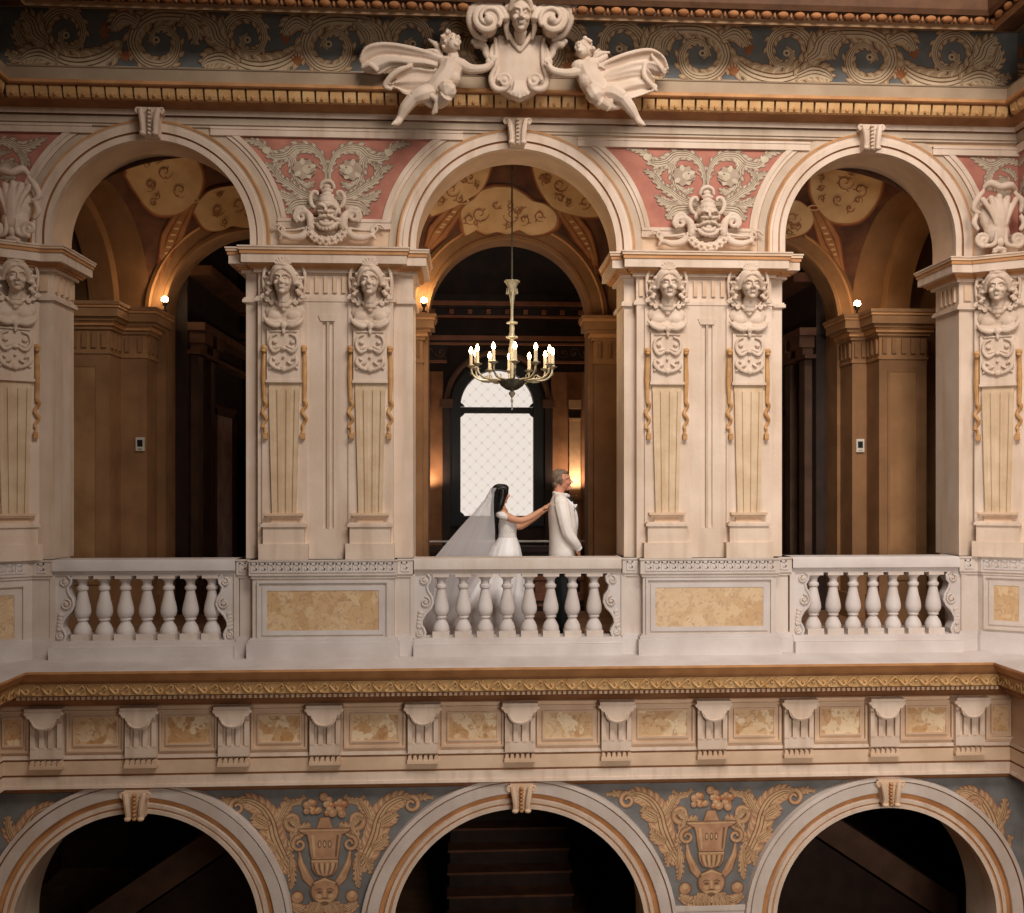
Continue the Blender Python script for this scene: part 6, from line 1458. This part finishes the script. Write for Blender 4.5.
for s in (1, -1):
    a = S2(YP); a.e(562, 631, (6,3,4.2), s*8.8); a.e(569, 632, (8,2.2,4.4), s*9.2); a.t([(557, 633.4, s*8.8), (576, 633.4, s*9.2)], [.9,.9], 3, 8); sculpt('shoe', a.mb, .006, SHOE, g, False, 1)
# ---- bride -----------------------------------------------------------
b = thing('person', 'woman in a white dress and long veil reaching for the man in front of her', 'person', (P(500, 634, YP).x, YP, 0))
a = S2(YP)
prof_face(a, 502, 494.8, 17.6)
a.t([(501, 499, 0), (501.5, 506, 0), (503, 512, 0)], [4,3.8,5]); a.mb.tube([a.p(503, 513.5, -13), a.p(503.5, 511.5, 0), a.p(503, 513.5, 13)], [3.8*a.k, 4.6*a.k, 3.8*a.k], 10)
a.e(506.5, 521, (7.2,8,9.5)); a.e(507.3, 536, (6.6,10,8)); a.e(506, 552, (9,12,11))
a.t([(504, 514.5, 12.5), (512, 518.5, 13.5), (521, 519.8, 13), (531, 516, 11.5), (541, 509.6, 9.8)], [4.1,3.9,3.4,3.2,2.3]); fhand(a, (541, 509.4, 9.8), (550.5, 502.6, 9.0), (-.1, -.2, -1), -.1)
a.t([(504, 515, -12.5), (511, 523, -13), (520, 527.4, -11.5), (530, 521.6, -8), (539.5, 515, -4.5)], [4.1,3.8,3.4,3.1,2.3]); fhand(a, (539.5, 515, -4.5), (549.2, 509, -1.0), (-.1, -.2, 1), -.1)
for s in (1, -1): a.t([(506, 556, s*6), (507, 596, s*6.5), (506, 628, s*6)], [7.5,4.8,3.2]); a.t([(506, 630, s*6), (515, 632.5, s*6.5)], [2.6,2])
sculpt('body', a.mb, .007, SKIN, b, False, 1)
a = S2(YP)
a.e(499.3, 491.6, (8.4,8,8.4)); a.e(497, 499, (5.6,9,8)); a.e(498.6, 502, (5,8,8)); a.e(502.5, 488.2, (6.6,4.4,7))
for s in (1, -1): a.t([(506.5, 487.5, s*4), (505.6, 493, s*6.8), (502.2, 499, s*7.2), (499.4, 506, s*6.2)], [2,2.6,2.6,2])
for s in (1, -1): a.t([(502.6, 490, s*7.2), (501.8, 497, s*8.2), (499.6, 505, s*8.4), (497.2, 514, s*7), (496, 524, s*4)], [3.4,4,4,3.4,2.6])
a.t([(497, 500, 0), (495.2, 511, 0), (494.8, 524, 0), (496, 538.5, 0)], [6,5,4,2.4])
for k in range(-2, 3): a.t([(496, 500, k*2.6), (494+.8*(k % 2), 510, k*2.6), (494.6-.7*(k % 2), 522, k*2), (495.4, 534, k*1.5)], [2.8,2.6,2.3,1.4])
sculpt('hair', a.mb, .007, HAIRB, b, False, 1)
a = S2(YP)
loft(a, [(513.5, 505, 6, 9), (516, 505.8, 8, 11.5), (521, 507.2, 9.8, 12), (527, 507.6, 9.6, 11.4), (533, 507.4, 9, 10.4), (538, 507.4, 9.3, 10.4), (543, 507.3, 11, 12)])
for s in (1, -1): a.e(512, 520.5, (5.4,5.4,5.4), s*5.2); a.t([(497.8, 514.5, s*9), (501, 514.8, s*14.4), (506, 516.6, s*13.4), (510, 517.6, s*10)], [2.8,4,3.6,2.2])
sculpt('bodice', a.mb, .007, LACE, b, False, 1)
rows = []
R = [(537, 507.4, 9.2, 10.2), (541, 507.2, 11, 12), (548, 506.2, 14.2, 15), (557, 505, 17, 18), (575, 501, 23.5, 23), (595, 494.5, 30, 27), (615, 487.5, 38, 31), (628, 482.5, 44, 34), (633.6, 480, 46, 36)]
n = 96
for i, (y, cx, rx_, rd) in enumerate(R):
    amp = .0+.055*i/len(R); row = []
    for k in range(n+1):
        q = 2*PI*k/n; f = 1+amp*sin(q*13+.4*sin(q*3))+amp*.5*sin(q*29)
        pp = P(cx+rx_*cos(q)*f, y, YP); row.append((pp.x, YP-rd*KP*sin(q)*f, max(.004, pp.z)))
    rows.append(row)
a = MB(); a.grid(rows); a.add(rows[0][:-1], [tuple(range(n))]); a.build('skirt', SATIN, b)
vl = []
S = [(487.8, 496.5, 491.0, 8.4), (492, 494.2, 489.0, 9.4), (500, 493.4, 484.6, 10.4), (512, 493.6, 475, 11), (526, 494.5, 463, 11.6), (541, 494.8, 451, 13), (557, 494, 438.5, 14), (580, 489, 431, 16), (600, 484, 426.5, 18), (618, 478, 422, 20), (633.5, 474, 417, 22)]
for i, (y, xf, xb_, dm) in enumerate(S):
    row = []
    for k in range(49):
        u = -1+2*k/48.; rp = 1+(.02+.05*i/len(S))*sin(u*17+.7)+.02*sin(u*41)
        x = xf+(xb_-xf)*cos(u*PI/2)**.8*rp if abs(u) < 1 else xf; d = dm*sin(u*PI/2)*rp
        pp = P(x, y, YP); row.append((pp.x, YP-d*KP, max(.006, pp.z)))
    vl.append(row)
a = MB(); a.grid(vl); a.build('veil', VEIL, b, recalc=False)
a = S2(YP); a.e(493.6, 489.2, (1.4,2.2,5)); a.mb.build('veil_comb', SATIN, b)
# ============================================================ LIGHT AND CAMERA
def area(name, loc, tgt, sx, sy, e, c):
    l = bpy.data.lights.new(name, 'AREA'); l.shape = 'RECTANGLE'; l.size = sx; l.size_y = sy; l.energy = e; l.color = c
    o = bpy.data.objects.new(name, l); COL.objects.link(o); o.location = loc
    o.rotation_euler = (Vector(tgt)-Vector(loc)).to_track_quat('-Z', 'Y').to_euler(); return o
def spread(o, deg): o.data.spread = math.radians(deg)
spread(area('skylight', (2.7, -6.8, 9.2), (3.4, 0, 1.4), 6.0, 3.0, 520, (1, .925, .865)), 118)
spread(area('hall_fill', (2.8, -11.5, 1.8), (3.2, 0, -.6), 3.0, 2.0, 150, (1, .92, .85)), 88)  # added low fill from behind the camera, no visible source there
w = bpy.data.worlds.new('atrium'); scene.world = w; w.use_nodes = True
w.node_tree.nodes['Background'].inputs[0].default_value = (1, .86, .72, 1); w.node_tree.nodes['Background'].inputs[1].default_value = .05
cam = bpy.data.cameras.new('camera'); co = bpy.data.objects.new('camera', cam); COL.objects.link(co)
co.location = CAM; co.rotation_euler = (PI/2, 0, -TH)
cam.sensor_fit = 'HORIZONTAL'; cam.sensor_width = 36; cam.lens = F/1024*36
cam.shift_x = -(PPX-512)/1024; cam.shift_y = (HY-456.5)/1024; cam.clip_start = .05; cam.clip_end = 100
scene.camera = co
vs = scene.view_settings; vs.view_transform = 'Standard'; vs.look = 'None'; vs.gamma = 1; vs.use_curve_mapping = False; vs.exposure = -0.17
